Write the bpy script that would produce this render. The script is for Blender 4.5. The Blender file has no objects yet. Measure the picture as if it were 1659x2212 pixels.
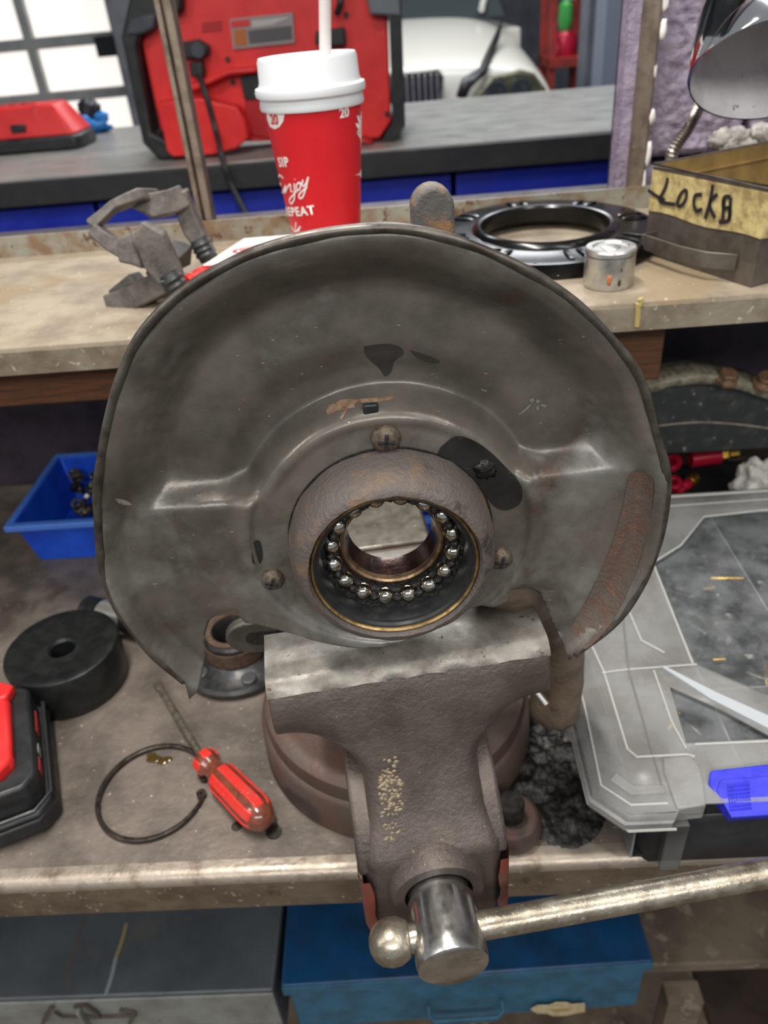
import bpy, bmesh, math, random
from math import sin, cos, pi, radians, sqrt, atan2, hypot
from mathutils import Vector, Matrix, noise
from mathutils.geometry import delaunay_2d_cdt
random.seed(7)
S = bpy.context.scene
COL = S.collection

# ------------------------------------------------------------ camera, world, lights, exposure
CAMZ, FPX = .54, 1660.0
th, ro, ps = radians(34), radians(5.25), radians(-3)
CF = Vector((sin(ps)*cos(th), cos(ps)*cos(th), -sin(th)))
_R0 = Vector((cos(ps), -sin(ps), 0)); _U0 = _R0.cross(CF)
CR = _R0*cos(ro) - _U0*sin(ro); CU = _U0*cos(ro) + _R0*sin(ro)
CP = Vector((0, 0, CAMZ))
cd = bpy.data.cameras.new('camera'); cam = bpy.data.objects.new('camera', cd); COL.objects.link(cam)
m3 = Matrix((CR, CU, -CF)).transposed()
cam.matrix_world = Matrix.Translation(CP) @ m3.to_4x4()
cd.sensor_fit = 'VERTICAL'; cd.sensor_height = 36; cd.sensor_width = 27
cd.lens = FPX/2212*36; cd.clip_start = .01; cd.clip_end = 100
cd.dof.use_dof = True; cd.dof.focus_distance = .37; cd.dof.aperture_fstop = 10.5
S.camera = cam

w = bpy.data.worlds.new('world'); S.world = w; w.use_nodes = True
w.node_tree.nodes['Background'].inputs[0].default_value = (.78, .83, .9, 1)
w.node_tree.nodes['Background'].inputs[1].default_value = .30
def area(name, loc, tgt, sx, sy, power, col=(1, .97, .92)):
    l = bpy.data.lights.new(name, 'AREA'); l.shape = 'RECTANGLE'; l.size = sx; l.size_y = sy; l.energy = power; l.color = col
    o = bpy.data.objects.new(name, l); COL.objects.link(o); o.location = loc
    o.rotation_euler = (Vector(tgt)-Vector(loc)).to_track_quat('-Z', 'Y').to_euler(); return o
area('tube_light_overhead', (-.25, .38, 1.9), (-.05, .4, 0), 1.0, .1, 30)
area('tube_light_side', (.9, -.2, 1.8), (0, .5, 0), .16, 1.3, 8)
area('tube_light_left', (-1.5, -.3, 1.5), (-.1, .5, 0), .16, 1.3, 8)
area('fill_light_behind', (.1, -1.5, 1.6), (0, .4, .1), 2.4, .4, 26, (1, .98, .95))  # added fill from behind the camera to brighten the dust shield
area('garage_light', (0, 2.6, 2.2), (0, 2.6, 0), 2.0, .5, 40, (.93, .97, 1))
area('garage_light_far', (.5, 4.6, 2.3), (.5, 4.6, 0), 2.5, .6, 70, (.93, .97, 1))
S.view_settings.view_transform = 'Standard'; S.view_settings.look = 'None'
S.view_settings.exposure = .35; S.view_settings.gamma = 1; S.view_settings.use_curve_mapping = False

# ------------------------------------------------------------ pixel helpers (photo frame 1659x2212)
def ray(px, py): return CF + CR*((px-829.5)/FPX) - CU*((py-1106)/FPX)
def at(px, py, ax, v):
    d = ray(px, py); i = 'xyz'.index(ax); return CP + d*((v-CP[i])/d[i])
def atp(px, py, o, n):
    d = ray(px, py); return CP + d*((Vector(o)-CP).dot(Vector(n))/d.dot(Vector(n)))

# ------------------------------------------------------------ materials
def lin(c):
    r = []
    for v in c:
        v /= 255.0; r.append(v/12.92 if v <= .04045 else ((v+.055)/1.055)**2.4)
    return (*r, 1)
MATS = {}
def M(name, c1, c2=None, scale=15, rough=.5, metal=0, bump=0, bscale=90, lo=.42, hi=.62,
      c3=None, s3=60, t3=.66, c4=None, s4=8, t4=.6, rvar=.12, alpha=1, coat=0, emit=0, trans=0, stretch=None, detail=8, c5=None, s5=14, spec=.5):
    scale *= 2; s3 *= 3; t3 -= .03
    if name in MATS: return MATS[name]
    m = bpy.data.materials.new(name); MATS[name] = m; m.use_nodes = True
    nt = m.node_tree; N = nt.nodes; L = nt.links; b = N['Principled BSDF']
    tc = N.new('ShaderNodeTexCoord'); src = tc.outputs['Object']
    if stretch:
        mp = N.new('ShaderNodeMapping'); mp.inputs['Scale'].default_value = stretch; L.new(src, mp.inputs[0]); src = mp.outputs[0]
    def nz(sc, det=detail):
        n = N.new('ShaderNodeTexNoise'); n.inputs['Scale'].default_value = sc; n.inputs['Detail'].default_value = det
        n.inputs['Roughness'].default_value = .62; L.new(src, n.inputs['Vector']); return n
    def mr(s, a, z, x=0, y=1):
        r = N.new('ShaderNodeMapRange'); r.inputs[1].default_value = a; r.inputs[2].default_value = z
        r.inputs[3].default_value = x; r.inputs[4].default_value = y; L.new(s, r.inputs[0]); return r.outputs[0]
    def mix(f, a, c):
        x = N.new('ShaderNodeMix'); x.data_type = 'RGBA'; L.new(f, x.inputs['Factor'])
        if isinstance(a, tuple): x.inputs['A'].default_value = a
        else: L.new(a, x.inputs['A'])
        x.inputs['B'].default_value = c; return x.outputs['Result']
    cur = lin(c1)
    if c2:
        cur = mix(mr(nz(scale).outputs['Fac'], lo, hi), cur, lin(c2))
    if c4: cur = mix(mr(nz(s4, 4).outputs['Fac'], t4, t4+.06), cur, lin(c4))
    if c3: cur = mix(mr(nz(s3, 5).outputs['Fac'], t3, t3+.04), cur, lin(c3))
    if c5: cur = mix(mr(nz(s5, 5).outputs['Fac'], .52, .72), cur, lin(c5))
    b.inputs['Specular IOR Level'].default_value = spec
    if isinstance(cur, tuple): b.inputs['Base Color'].default_value = cur
    else: L.new(cur, b.inputs['Base Color'])
    b.inputs['Metallic'].default_value = metal
    if rvar: L.new(mr(nz(scale*1.7 if c2 else 30).outputs['Fac'], .3, .7, max(.02, rough-rvar), min(1, rough+rvar)), b.inputs['Roughness'])
    else: b.inputs['Roughness'].default_value = rough
    if bump:
        bp = N.new('ShaderNodeBump'); bp.inputs['Strength'].default_value = 1; bp.inputs['Distance'].default_value = bump
        L.new(nz(bscale, 6).outputs['Fac'], bp.inputs['Height']); L.new(bp.outputs[0], b.inputs['Normal'])
    if coat: b.inputs['Coat Weight'].default_value = coat; b.inputs['Coat Roughness'].default_value = .12
    if alpha < 1: b.inputs['Alpha'].default_value = alpha
    if trans: b.inputs['Transmission Weight'].default_value = trans
    if emit:
        b.inputs['Emission Color'].default_value = lin(c1); b.inputs['Emission Strength'].default_value = emit
    return m

bench_m = M('bench_steel', (118, 107, 97), (88, 80, 73), scale=9, rough=.5, metal=.3, bump=.0006, bscale=160, c3=(176, 166, 150), s3=70, t3=.68, c4=(78, 66, 58), s4=5, t4=.58)
edge_m = M('worn_bench_edge', (160, 148, 134), (104, 88, 72), scale=18, rough=.38, metal=.6, bump=.0006, bscale=100, lo=.5, hi=.7)
apron_m = M('bench_apron', (112, 99, 82), (92, 78, 62), scale=14, rough=.5, metal=.3, bump=.001, bscale=90, c3=(160, 152, 138), s3=45, t3=.66, c4=(74, 56, 42), s4=16, t4=.62)
shelf_m = M('shelf_steel', (152, 139, 120), (124, 111, 94), scale=8, rough=.55, metal=.15, bump=.0006, bscale=140, c3=(196, 186, 168), s3=60, t3=.68, c4=(136, 119, 94), s4=6, t4=.55)
lip_m = M('lip_paint', (140, 137, 124), (122, 98, 74), scale=22, rough=.55, metal=.1, bump=.0007, c3=(92, 66, 48), s3=30, t3=.63)
shield_m = M('shield_paint', (112, 106, 97), (84, 79, 73), scale=11, rough=.34, metal=.3, bump=.00035, bscale=70, c3=(150, 146, 138), s3=130, t3=.73, c4=(88, 70, 60), s4=22, t4=.62, rvar=.14, lo=.38, hi=.62, c5=(132, 131, 125), s5=17)
shieldrim_m = M('shield_rim_metal', (96, 91, 84), (66, 58, 52), scale=30, rough=.36, metal=.6, bump=.0003)
rustband_m = M('rusty_band', (96, 74, 62), (92, 84, 76), scale=60, rough=.65, metal=.1, bump=.0009, bscale=420, c3=(120, 84, 62), s3=70, t3=.64)
hubrust_m = M('hub_cast_rust', (100, 92, 87), (140, 110, 78), scale=24, rough=.55, metal=.35, bump=.0009, bscale=420, lo=.53, hi=.72, c4=(66, 58, 54), s4=26, t4=.58)
rust_m = M('rust', (98, 76, 60), (72, 56, 46), scale=120, rough=.7, metal=.2, bump=.001, bscale=400)
blackgrease_m = M('black_grease', (11, 11, 11), (30, 28, 25), scale=240, rough=.26, metal=0, bump=.0012, bscale=520, coat=.3, lo=.55, hi=.7)
rubber_m = M('black_seal_rubber', (24, 26, 27), (34, 36, 36), scale=60, rough=.42, bump=.0002)
brass_m = M('gold_ring', (176, 146, 96), (120, 96, 62), scale=90, rough=.35, metal=.8)
ball_m = M('bearing_ball_steel', (215, 210, 198), (150, 140, 120), scale=160, rough=.1, metal=1, rvar=.05)
race_m = M('inner_race_oiled', (84, 58, 50), (52, 36, 31), scale=60, rough=.24, metal=.7, bump=.0004, bscale=160, coat=.4)
racelip_m = M('race_lip', (150, 122, 92), (100, 76, 58), scale=90, rough=.4, metal=.7)
vise_m = M('vise_cast_iron', (100, 90, 83), (82, 73, 68), scale=14, rough=.42, metal=.5, bump=.0007, bscale=330, c3=(160, 150, 132), s3=120, t3=.72, rvar=.08)
viseold_m = M('vise_base_paint', (94, 82, 75), (98, 72, 62), scale=12, rough=.5, metal=.3, bump=.0006, bscale=200, c4=(70, 60, 55), s4=10, t4=.58)
jaw_m = M('vise_jaw_worn', (142, 137, 128), (112, 106, 98), scale=30, rough=.46, metal=.5, bump=.0006, bscale=110, c3=(70, 64, 58), s3=60, t3=.68)
chrome_m = M('screw_steel', (196, 194, 190), (160, 156, 150), scale=20, rough=.2, metal=.95, bump=.0001, c3=(92, 80, 72), s3=190, t3=.74)
handle_m = M('handle_steel', (178, 170, 154), (140, 130, 114), scale=30, rough=.3, metal=.85, bump=.0005, bscale=120, c3=(220, 214, 200), s3=90, t3=.68)
cast_m = M('knuckle_casting', (118, 102, 84), (88, 76, 66), scale=24, rough=.55, metal=.4, bump=.001, bscale=200)
redpaint_m = M('worn_red_paint', (122, 56, 44), (92, 74, 66), scale=40, rough=.5, bump=.0004)
grey_m = M('slate_painted_steel', (84, 90, 95), (72, 77, 82), scale=5, rough=.42, metal=.1, c4=(92, 92, 88), s4=5, t4=.6)
greylip_m = M('light_grey_steel', (140, 143, 138), (120, 120, 114), scale=9, rough=.5, metal=.1, c3=(100, 84, 66), s3=40, t3=.68)
bluebox_m = M('blue_hammered_paint', (18, 68, 112), (22, 52, 78), scale=6, rough=.42, metal=.1, c4=(34, 58, 76), s4=7, t4=.58)
bluefront_m = M('blue_front_paint', (48, 100, 128), (40, 82, 104), scale=12, rough=.5)
concrete_m = M('dirty_concrete', (116, 102, 86), (84, 72, 60), scale=5, rough=.8, bump=.002, bscale=40, c3=(132, 120, 104), s3=12, t3=.62)
darkfloor_m = M('dark_floor', (64, 50, 42), (48, 38, 32), scale=8, rough=.7)
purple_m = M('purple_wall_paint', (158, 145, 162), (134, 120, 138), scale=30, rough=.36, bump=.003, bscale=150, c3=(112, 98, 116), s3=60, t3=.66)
shadedpurple_m = M('purple_paint_shaded', (60, 50, 62), (40, 34, 42), scale=8, rough=.6, bump=.001)  # purple wall paint with the shade under the shelf put into its colour
mortar_m = M('mortar', (184, 180, 172), (140, 134, 132), scale=60, rough=.8, bump=.002, bscale=120)
postm = M('mullion_steel', (136, 122, 108), (108, 94, 82), scale=22, rough=.45, metal=.4, c3=(172, 164, 156), s3=80, t3=.68)
white_m = M('white_plastic', (208, 210, 212), rough=.4, rvar=0)
print_m = M('white_print', (232, 228, 224), rough=.5, rvar=0)
redcup_m = M('red_paper_cup', (205, 22, 34), (196, 20, 32), scale=8, rough=.45, rvar=.05)
straw_m = M('translucent_straw', (226, 218, 214), rough=.25, rvar=0, alpha=.6)
redplastic_m = M('red_tool_plastic', (226, 50, 48), (214, 40, 40), scale=8, rough=.42, rvar=.08)
reddark_m = M('deep_red_plastic', (170, 24, 30), rough=.45, rvar=0)
black_m = M('black_plastic', (30, 31, 33), (40, 41, 43), scale=20, rough=.45, bump=.0002)
darkgrey_m = M('charcoal_plastic', (66, 72, 78), (56, 60, 66), scale=10, rough=.5)
gloss_m = M('glossy_black_paint', (8, 8, 9), rough=.2, rvar=.03, spec=.35)
countertop_m = M('counter_top', (150, 148, 142), (128, 127, 124), scale=4, rough=.36, metal=.1, stretch=(1, 4, 1))
counterblack_m = M('counter_edge_black', (34, 34, 38), (44, 43, 44), scale=8, rough=.6)
blue_m = M('royal_blue_paint', (24, 44, 160), (20, 36, 146), scale=4, rough=.5)
carwhite_m = M('car_white_paint', (216, 212, 202), rough=.3, rvar=0, coat=.4)
glassdark_m = M('windscreen_glass', (60, 66, 68), rough=.08, rvar=0)
lamp_glass_m = M('headlamp_lens', (110, 106, 84), (70, 70, 62), scale=9, rough=.15, rvar=0)
chrome2_m = M('bright_chrome', (205, 205, 205), rough=.08, metal=1, rvar=.03)
shadewhite_m = M('lamp_inner_white', (222, 218, 220), (196, 190, 192), scale=12, rough=.5, c3=(92, 68, 50), s3=24, t3=.67)
tape_m = M('masking_tape', (196, 178, 122), (150, 128, 84), scale=40, rough=.6, bump=.0008, bscale=110)
tray_m = M('tray_steel', (106, 99, 90), (86, 78, 70), scale=20, rough=.45, metal=.5, bump=.0003)
trayin_m = M('tray_yellow_inside', (156, 126, 72), (132, 106, 62), scale=18, rough=.6)
ink_m = M('black_ink', (30, 28, 30), rough=.6, rvar=0)
wood_m = M('brown_wood', (92, 56, 27), (66, 40, 20), scale=14, rough=.65, stretch=(1, 8, 12))
bluebin_m = M('blue_bin_plastic', (24, 84, 210), (16, 62, 176), scale=10, rough=.38)
bracket_m = M('bracket_cast_iron', (104, 98, 92), (78, 72, 68), scale=30, rough=.6, metal=.3, bump=.0008, bscale=260)
can_m = M('socket_chrome', (204, 204, 200), (182, 180, 175), scale=40, rough=.36, metal=.9, c3=(150, 90, 50), s3=45, t3=.7)
arm_m = M('arm_black_paint', (52, 55, 55), (76, 76, 70), scale=30, rough=.5, metal=.2, bump=.0008, lo=.5, hi=.7, c3=(150, 146, 136), s3=40, t3=.68)
armtop_m = M('arm_greasy_edge', (152, 145, 126), (122, 113, 96), scale=50, rough=.45, metal=.3, bump=.002, bscale=150)
frost_m = M('frosted_lid_plastic', (168, 168, 165), (148, 146, 142), scale=12, rough=.32, rvar=.05, alpha=.46)
clear_m = M('clear_lid_window', (190, 194, 196), (120, 124, 126), scale=14, rough=.12, rvar=.04, alpha=.24)
rib_m = M('lid_rib_plastic', (196, 196, 190), rough=.25, rvar=0, alpha=.8)
latchblue_m = M('blue_latch_plastic', (52, 56, 205), (44, 46, 180), scale=30, rough=.35)
darkpuck_m = M('black_steel_puck', (34, 36, 36), (48, 50, 48), scale=22, rough=.34, metal=.5, bump=.0002)
acetate_m = M('amber_acetate', (120, 66, 48), (96, 50, 38), scale=60, rough=.18, rvar=.03, coat=.5)
ringm = M('snap_ring_steel', (84, 76, 70), (62, 56, 52), scale=60, rough=.3, metal=.8)
fast_m = M('dull_fastener', (122, 116, 106), (80, 74, 66), scale=60, rough=.35, metal=.8)
fastdark_m = M('dark_fastener', (52, 50, 50), (74, 70, 64), scale=60, rough=.35, metal=.7)
brassf_m = M('brass_fitting', (178, 146, 60), (140, 108, 44), scale=60, rough=.25, metal=.9)
crimson_m = M('crimson_anodised', (176, 24, 52), rough=.3, rvar=0, metal=.2)
paper_m = M('grey_white_paper', (206, 202, 196), (170, 164, 158), scale=40, rough=.7, bump=.001)
greenp_m = M('green_plastic', (70, 170, 80), rough=.4, rvar=0)
nitrile_m = M('blue_nitrile', (40, 130, 206), rough=.4, rvar=0)
daylight_m = M('daylit_frosted_pane', (250, 244, 236), rough=.5, rvar=0, emit=.72)
wallgrey_m = M('garage_wall_grey', (104, 108, 116), (88, 92, 100), scale=3, rough=.7)
oil_m = M('oil_film', (22, 22, 22), rough=.12, rvar=.03, coat=.4, bump=.0001)
greasepatch_m = M('greasy_patch', (30, 30, 29), (92, 90, 84), scale=60, rough=.3, metal=.2, bump=.003, bscale=90, lo=.5, hi=.72)
scratch_m = M('bare_scratch', (176, 150, 126), (130, 96, 74), scale=90, rough=.4, metal=.4)
silver_m = M('bare_bright_metal', (190, 188, 182), rough=.3, metal=.8, rvar=.05)

# ------------------------------------------------------------ build helpers
def link(o, parent=None):
    COL.objects.link(o)
    if parent is not None: o.parent = parent
    return o
def thing(name, label, cat, loc=(0, 0, 0), rz=0, group=None):
    o = bpy.data.objects.new(name, None); o.empty_display_size = .02; link(o); o.location = loc; o.rotation_euler = (0, 0, rz)
    o['label'] = label; o['category'] = cat
    if group: o['group'] = group
    return o
def tag(o, label, cat, group=None):
    o['label'] = label; o['category'] = cat
    if group: o['group'] = group
    return o
def finish(name, bm, mt, parent=None, bevel=0, smooth=35, sub=0, solid=0, label=None, segs=2):
    me = bpy.data.meshes.new(name)
    bmesh.ops.remove_doubles(bm, verts=bm.verts, dist=1e-7)
    bmesh.ops.recalc_face_normals(bm, faces=bm.faces)
    bm.to_mesh(me); bm.free(); me.materials.append(mt)
    for p in me.polygons: p.use_smooth = True
    if smooth < 180: me.set_sharp_from_angle(angle=radians(smooth))
    o = bpy.data.objects.new(name, me); link(o, parent)
    if solid:
        s = o.modifiers.new('solid', 'SOLIDIFY'); s.thickness = solid; s.offset = 0
    if bevel:
        b = o.modifiers.new('bevel', 'BEVEL'); b.width = bevel; b.segments = segs; b.limit_method = 'ANGLE'; b.angle_limit = radians(40); b.harden_normals = False
    if sub:
        s = o.modifiers.new('sub', 'SUBSURF'); s.levels = sub; s.render_levels = sub
    if label: o['label'] = label
    return o
def NB(): return bmesh.new()
def box(bm, a, b, mtx=None):
    vs = [Vector((x, y, z)) for x in (a[0], b[0]) for y in (a[1], b[1]) for z in (a[2], b[2])]
    if mtx is not None: vs = [mtx @ v for v in vs]
    v = [bm.verts.new(p) for p in vs]
    for f in ((0, 1, 3, 2), (4, 6, 7, 5), (0, 4, 5, 1), (2, 3, 7, 6), (0, 2, 6, 4), (1, 5, 7, 3)): bm.faces.new([v[i] for i in f])
    return bm
def prism(bm, pts, fn0, fn1):
    """pts 2d polygon; fn0/fn1 map (a,b) to 3d for the two caps"""
    A = [bm.verts.new(fn0(*p)) for p in pts]; B = [bm.verts.new(fn1(*p)) for p in pts]
    n = len(pts)
    for i in range(n): bm.faces.new((A[i], A[(i+1) % n], B[(i+1) % n], B[i]))
    bm.faces.new(A[::-1]); bm.faces.new(B); return bm
def axm(o, d, up=(0, 0, 1)):
    d = Vector(d).normalized(); u = Vector(up)
    if abs(d.dot(u)) > .98: u = Vector((0, 1, 0))
    x = u.cross(d).normalized(); y = d.cross(x)
    m = Matrix((x, y, d)).transposed().to_4x4(); m.translation = Vector(o); return m
def lathe(bm, prof, mtx=None, seg=48, close=False, a0=0, a1=2*pi):
    """prof list of (r, h) along local z"""
    full = abs(a1-a0-2*pi) < 1e-6; n = seg if full else seg+1
    rings = []
    for r, h in prof:
        if r < 1e-7:
            p = Vector((0, 0, h)); rings.append([bm.verts.new(mtx @ p if mtx is not None else p)])
        else:
            R = []
            for i in range(n):
                a = a0+(a1-a0)*i/seg; p = Vector((r*cos(a), r*sin(a), h)); R.append(bm.verts.new(mtx @ p if mtx is not None else p))
            rings.append(R)
    pairs = list(zip(rings[:-1], rings[1:]))
    if close: pairs.append((rings[-1], rings[0]))
    for A, B in pairs:
        for i in range(seg):
            j = (i+1) % n
            if len(A) == 1 and len(B) == 1: continue
            if len(A) == 1: bm.faces.new((A[0], B[j], B[i]))
            elif len(B) == 1: bm.faces.new((A[i], A[j], B[0]))
            else: bm.faces.new((A[i], A[j], B[j], B[i]))
    return bm
def tube(bm, pts, r, seg=10, cap=True, closed=False, rad=None):
    pts = [Vector(p) for p in pts]; n = len(pts); rings = []; prev = None
    for i, p in enumerate(pts):
        if closed: d = pts[(i+1) % n]-pts[i-1]
        else: d = pts[min(i+1, n-1)]-pts[max(i-1, 0)]
        d.normalize()
        if prev is None:
            u = Vector((0, 0, 1)) if abs(d.z) < .9 else Vector((0, 1, 0)); x = u.cross(d).normalized()
        else: x = (prev-d*prev.dot(d)).normalized()
        prev = x; y = d.cross(x); rr = rad[i] if rad else r
        rings.append([bm.verts.new(p+(x*cos(2*pi*k/seg)+y*sin(2*pi*k/seg))*rr) for k in range(seg)])
    for i in range(n if closed else n-1):
        A, B = rings[i], rings[(i+1) % n]
        for k in range(seg): bm.faces.new((A[k], A[(k+1) % seg], B[(k+1) % seg], B[k]))
    if cap and not closed: bm.faces.new(rings[0][::-1]); bm.faces.new(rings[-1])
    return bm
def bar(bm, pts, w_, h_, up=(0, 0, 1), sizes=None):
    """rectangular section sweep"""
    pts = [Vector(p) for p in pts]; n = len(pts); rings = []
    for i, p in enumerate(pts):
        d = (pts[min(i+1, n-1)]-pts[max(i-1, 0)]).normalized(); u = Vector(up)
        if abs(d.dot(u)) > .97: u = Vector((0, 1, 0))
        x = d.cross(u).normalized(); y = x.cross(d)
        a, b = (sizes[i] if sizes else (w_, h_)); a /= 2; b /= 2
        rings.append([bm.verts.new(p+x*s*a+y*t*b) for s, t in ((-1, -1), (1, -1), (1, 1), (-1, 1))])
    for A, B in zip(rings[:-1], rings[1:]):
        for k in range(4): bm.faces.new((A[k], A[(k+1) % 4], B[(k+1) % 4], B[k]))
    bm.faces.new(rings[0][::-1]); bm.faces.new(rings[-1]); return bm
def spline(pts, n=8):
    pts = [Vector(p) for p in pts]; out = []
    for i in range(len(pts)-1):
        p0 = pts[max(i-1, 0)]; p1 = pts[i]; p2 = pts[i+1]; p3 = pts[min(i+2, len(pts)-1)]
        for k in range(n):
            t = k/n
            out.append(.5*((2*p1)+(-p0+p2)*t+(2*p0-5*p1+4*p2-p3)*t*t+(-p0+3*p1-3*p2+p3)*t**3))
    out.append(pts[-1]); return out
def lump(bm, c, r, sq=(1, 1, 1), amp=.2, fr=3, sub=3, seed=0, mtx=None):
    tmp = bmesh.ops.create_icosphere(bm, subdivisions=sub, radius=1)
    for v in tmp['verts']:
        n = v.co.normalized(); k = 1+amp*noise.noise(n*fr+Vector((seed, seed*2, 0)))
        p = Vector((n.x*sq[0], n.y*sq[1], n.z*sq[2]))*r*k
        v.co = (mtx @ p if mtx is not None else p)+Vector(c)
    return bm
def ribbon(bm, strokes, wd, fn, h=.0003, taper=True):
    """strokes: lists of 2d points; fn maps (a,b,height) to 3d"""
    for st in strokes:
        P = spline([(a, b, 0) for a, b in st], 6); n = len(P); L0 = []; L1 = []
        for i, p in enumerate(P):
            d = (P[min(i+1, n-1)]-P[max(i-1, 0)]); d.z = 0
            if d.length < 1e-9: d = Vector((1, 0, 0))
            d.normalize(); q = Vector((-d.y, d.x, 0))*wd/2
            L0.append(bm.verts.new(fn(p.x+q.x, p.y+q.y, h))); L1.append(bm.verts.new(fn(p.x-q.x, p.y-q.y, h)))
        for i in range(n-1): bm.faces.new((L0[i], L0[i+1], L1[i+1], L1[i]))
    return bm
def text_bm(s, size, fn, h=.0003, spacing=1, shear=0, bold=.0):
    cu = bpy.data.curves.new('t', 'FONT'); cu.body = s; cu.size = size; cu.space_character = spacing; cu.shear = shear; cu.offset = bold
    cu.align_x = 'CENTER'; cu.align_y = 'CENTER'; cu.resolution_u = 3
    o = bpy.data.objects.new('t', cu); COL.objects.link(o)
    dg = bpy.context.evaluated_depsgraph_get(); me = bpy.data.meshes.new_from_object(o.evaluated_get(dg))
    bm = NB(); bm.from_mesh(me); bmesh.ops.triangulate(bm, faces=bm.faces)
    for v in bm.verts: v.co = fn(v.co.x, v.co.y, h)
    bpy.data.objects.remove(o); bpy.data.curves.remove(cu); bpy.data.meshes.remove(me); return bm
def struct(name, bm, mt, parent=None, **k):
    o = finish(name, bm, mt, parent, **k)
    if parent is None: o['kind'] = 'structure'
    return o
def arc(cx, cy, r, a0, a1, n): return [(cx+r*cos(a0+(a1-a0)*i/n), cy+r*sin(a0+(a1-a0)*i/n)) for i in range(n+1)]

# ------------------------------------------------------------ setting
LOWZ, SHZ, WALLY = -.9, .325, .9
bm = NB(); box(bm, (-6, -3, LOWZ-.05), (6, 9, LOWZ)); struct('floor', bm, concrete_m)
# back wall of this room: masonry under the window and a purple painted block pier on the right
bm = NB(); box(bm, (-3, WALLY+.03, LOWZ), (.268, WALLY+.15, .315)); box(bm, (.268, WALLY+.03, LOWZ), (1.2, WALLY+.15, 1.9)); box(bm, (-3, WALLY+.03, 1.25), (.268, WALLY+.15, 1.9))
wall = struct('wall_back', bm, shadedpurple_m)
def rough_block(x0, x1, z0, z1, y, fine):
    bm = NB(); st = .0028 if fine else .02
    nx = max(2, int((x1-x0)/st)); nz = max(2, int((z1-z0)/st)); V = []
    for j in range(nz+1):
        row = []
        for i in range(nx+1):
            x = x0+(x1-x0)*i/nx; z = z0+(z1-z0)*j/nz
            e = min(x-x0, x1-x, z-z0, z1-z); dep = 0
            if fine:
                n1 = noise.noise(Vector((x*60, z*60, 3))); n2 = noise.noise(Vector((x*140, z*140, 9))); n3 = abs(noise.noise(Vector((x*95, z*110, 17))))
                left = min(1, max(.25, (x-.262)/.03))
                dep = (n1*.0035+n2*.0022-max(0, .22-n3)*.016)*left
            rd = .006*max(0, 1-e/.008)**2
            row.append(bm.verts.new((x, y-dep+rd, z)))
        V.append(row)
    for j in range(nz):
        for i in range(nx): bm.faces.new((V[j][i], V[j][i+1], V[j+1][i+1], V[j+1][i]))
    # sides
    per = [V[0][i] for i in range(nx+1)]+[V[j][nx] for j in range(1, nz+1)]+[V[nz][i] for i in range(nx-1, -1, -1)]+[V[j][0] for j in range(nz-1, 0, -1)]
    B = [bm.verts.new((v.co.x, y+.03, v.co.z)) for v in per]; n = len(per)
    for i in range(n): bm.faces.new((per[i], B[i], B[(i+1) % n], per[(i+1) % n]))
    return bm
crack_x = at(1618, 270, 'y', WALLY).x; joint_z = at(1600, 300, 'y', WALLY).z
first = True
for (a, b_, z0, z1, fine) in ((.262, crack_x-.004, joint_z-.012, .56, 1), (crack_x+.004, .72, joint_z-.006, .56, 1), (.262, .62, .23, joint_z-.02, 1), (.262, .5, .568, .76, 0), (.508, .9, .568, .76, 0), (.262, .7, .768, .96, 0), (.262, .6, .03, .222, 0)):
    struct('block', rough_block(a, b_, z0, z1, WALLY, fine), purple_m if z1 > .3 else shadedpurple_m, wall, smooth=180)
# crumbly patch of pale mortar where the blocks meet
for i, (px, py, r) in enumerate(((1560, 298, .012), (1590, 292, .011), (1575, 310, .011), (1645, 285, .011), (1668, 292, .012), (1610, 312, .010), (1545, 306, .007))):
    p = at(px, py, 'y', WALLY); bm = NB(); lump(bm, p, r, (1.2, .5, .8), .5, 4, 3, i)
    struct('mortar_crumb', bm, mortar_m, wall, smooth=180)
# steel frame of the window: right jamb, left mullion, sill flange
zt = 1.25
jl = at(1322, 417, 'y', .885).x; jr = at(1385, 414, 'y', .885).x
win = thing('window_1', 'steel framed interior window opening onto the garage', 'window'); del win['category']; del win['label']; win['kind'] = 'structure'
bm = NB(); box(bm, (jl, .880, .30), (jl+.014, .905, zt)); o = finish('window_frame', bm, purple_m, win, bevel=.0015)
bm = NB(); box(bm, (jl+.013, .876, .30), (jr, .93, zt)); finish('window_frame', bm, postm, win, bevel=.003)
for i in range(9):
    z = .35+i*.035+random.uniform(-.008, .008); bm = NB(); lump(bm, (jr+random.uniform(-.003, .004), .878, z), .005, (.7, .35, random.uniform(1.5, 4)), .5, 3, 2, i)
    finish('caulk_blob', bm, print_m, win, smooth=180)
ml = at(436, 480, 'y', .885).x; mr_ = at(452, 480, 'y', .885).x
mw = .033
bm = NB()
for (a, b_, y0, y1) in ((ml-.004, ml+.002, .885, .90), (ml+.002, ml+.006, .890, .90), (ml+.006, ml+.014, .880, .90)): box(bm, (a, y0, .31), (b_, y1, zt))
finish('window_frame', bm, postm, win, bevel=.0012, label='brown steel mullion between two window openings')
bm = NB(); box(bm, (-1.6, .915, .31), (jl, .95, .322)); finish('window_sill', bm, postm, win)

# ------------------------------------------------------------ the garage beyond the window
bm = NB(); box(bm, (-6, 9.0, LOWZ), (6, 9.2, 2.6)); g1 = struct('wall_garage_far', bm, wallgrey_m)
bm = NB(); box(bm, (3.6, 1.0, LOWZ), (3.8, 9.0, 2.6)); struct('wall_garage_right', bm, wallgrey_m)
bm = NB(); box(bm, (-6, 1.0, 2.6), (3.8, 9.2, 2.7)); struct('ceiling', bm, wallgrey_m)
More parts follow.
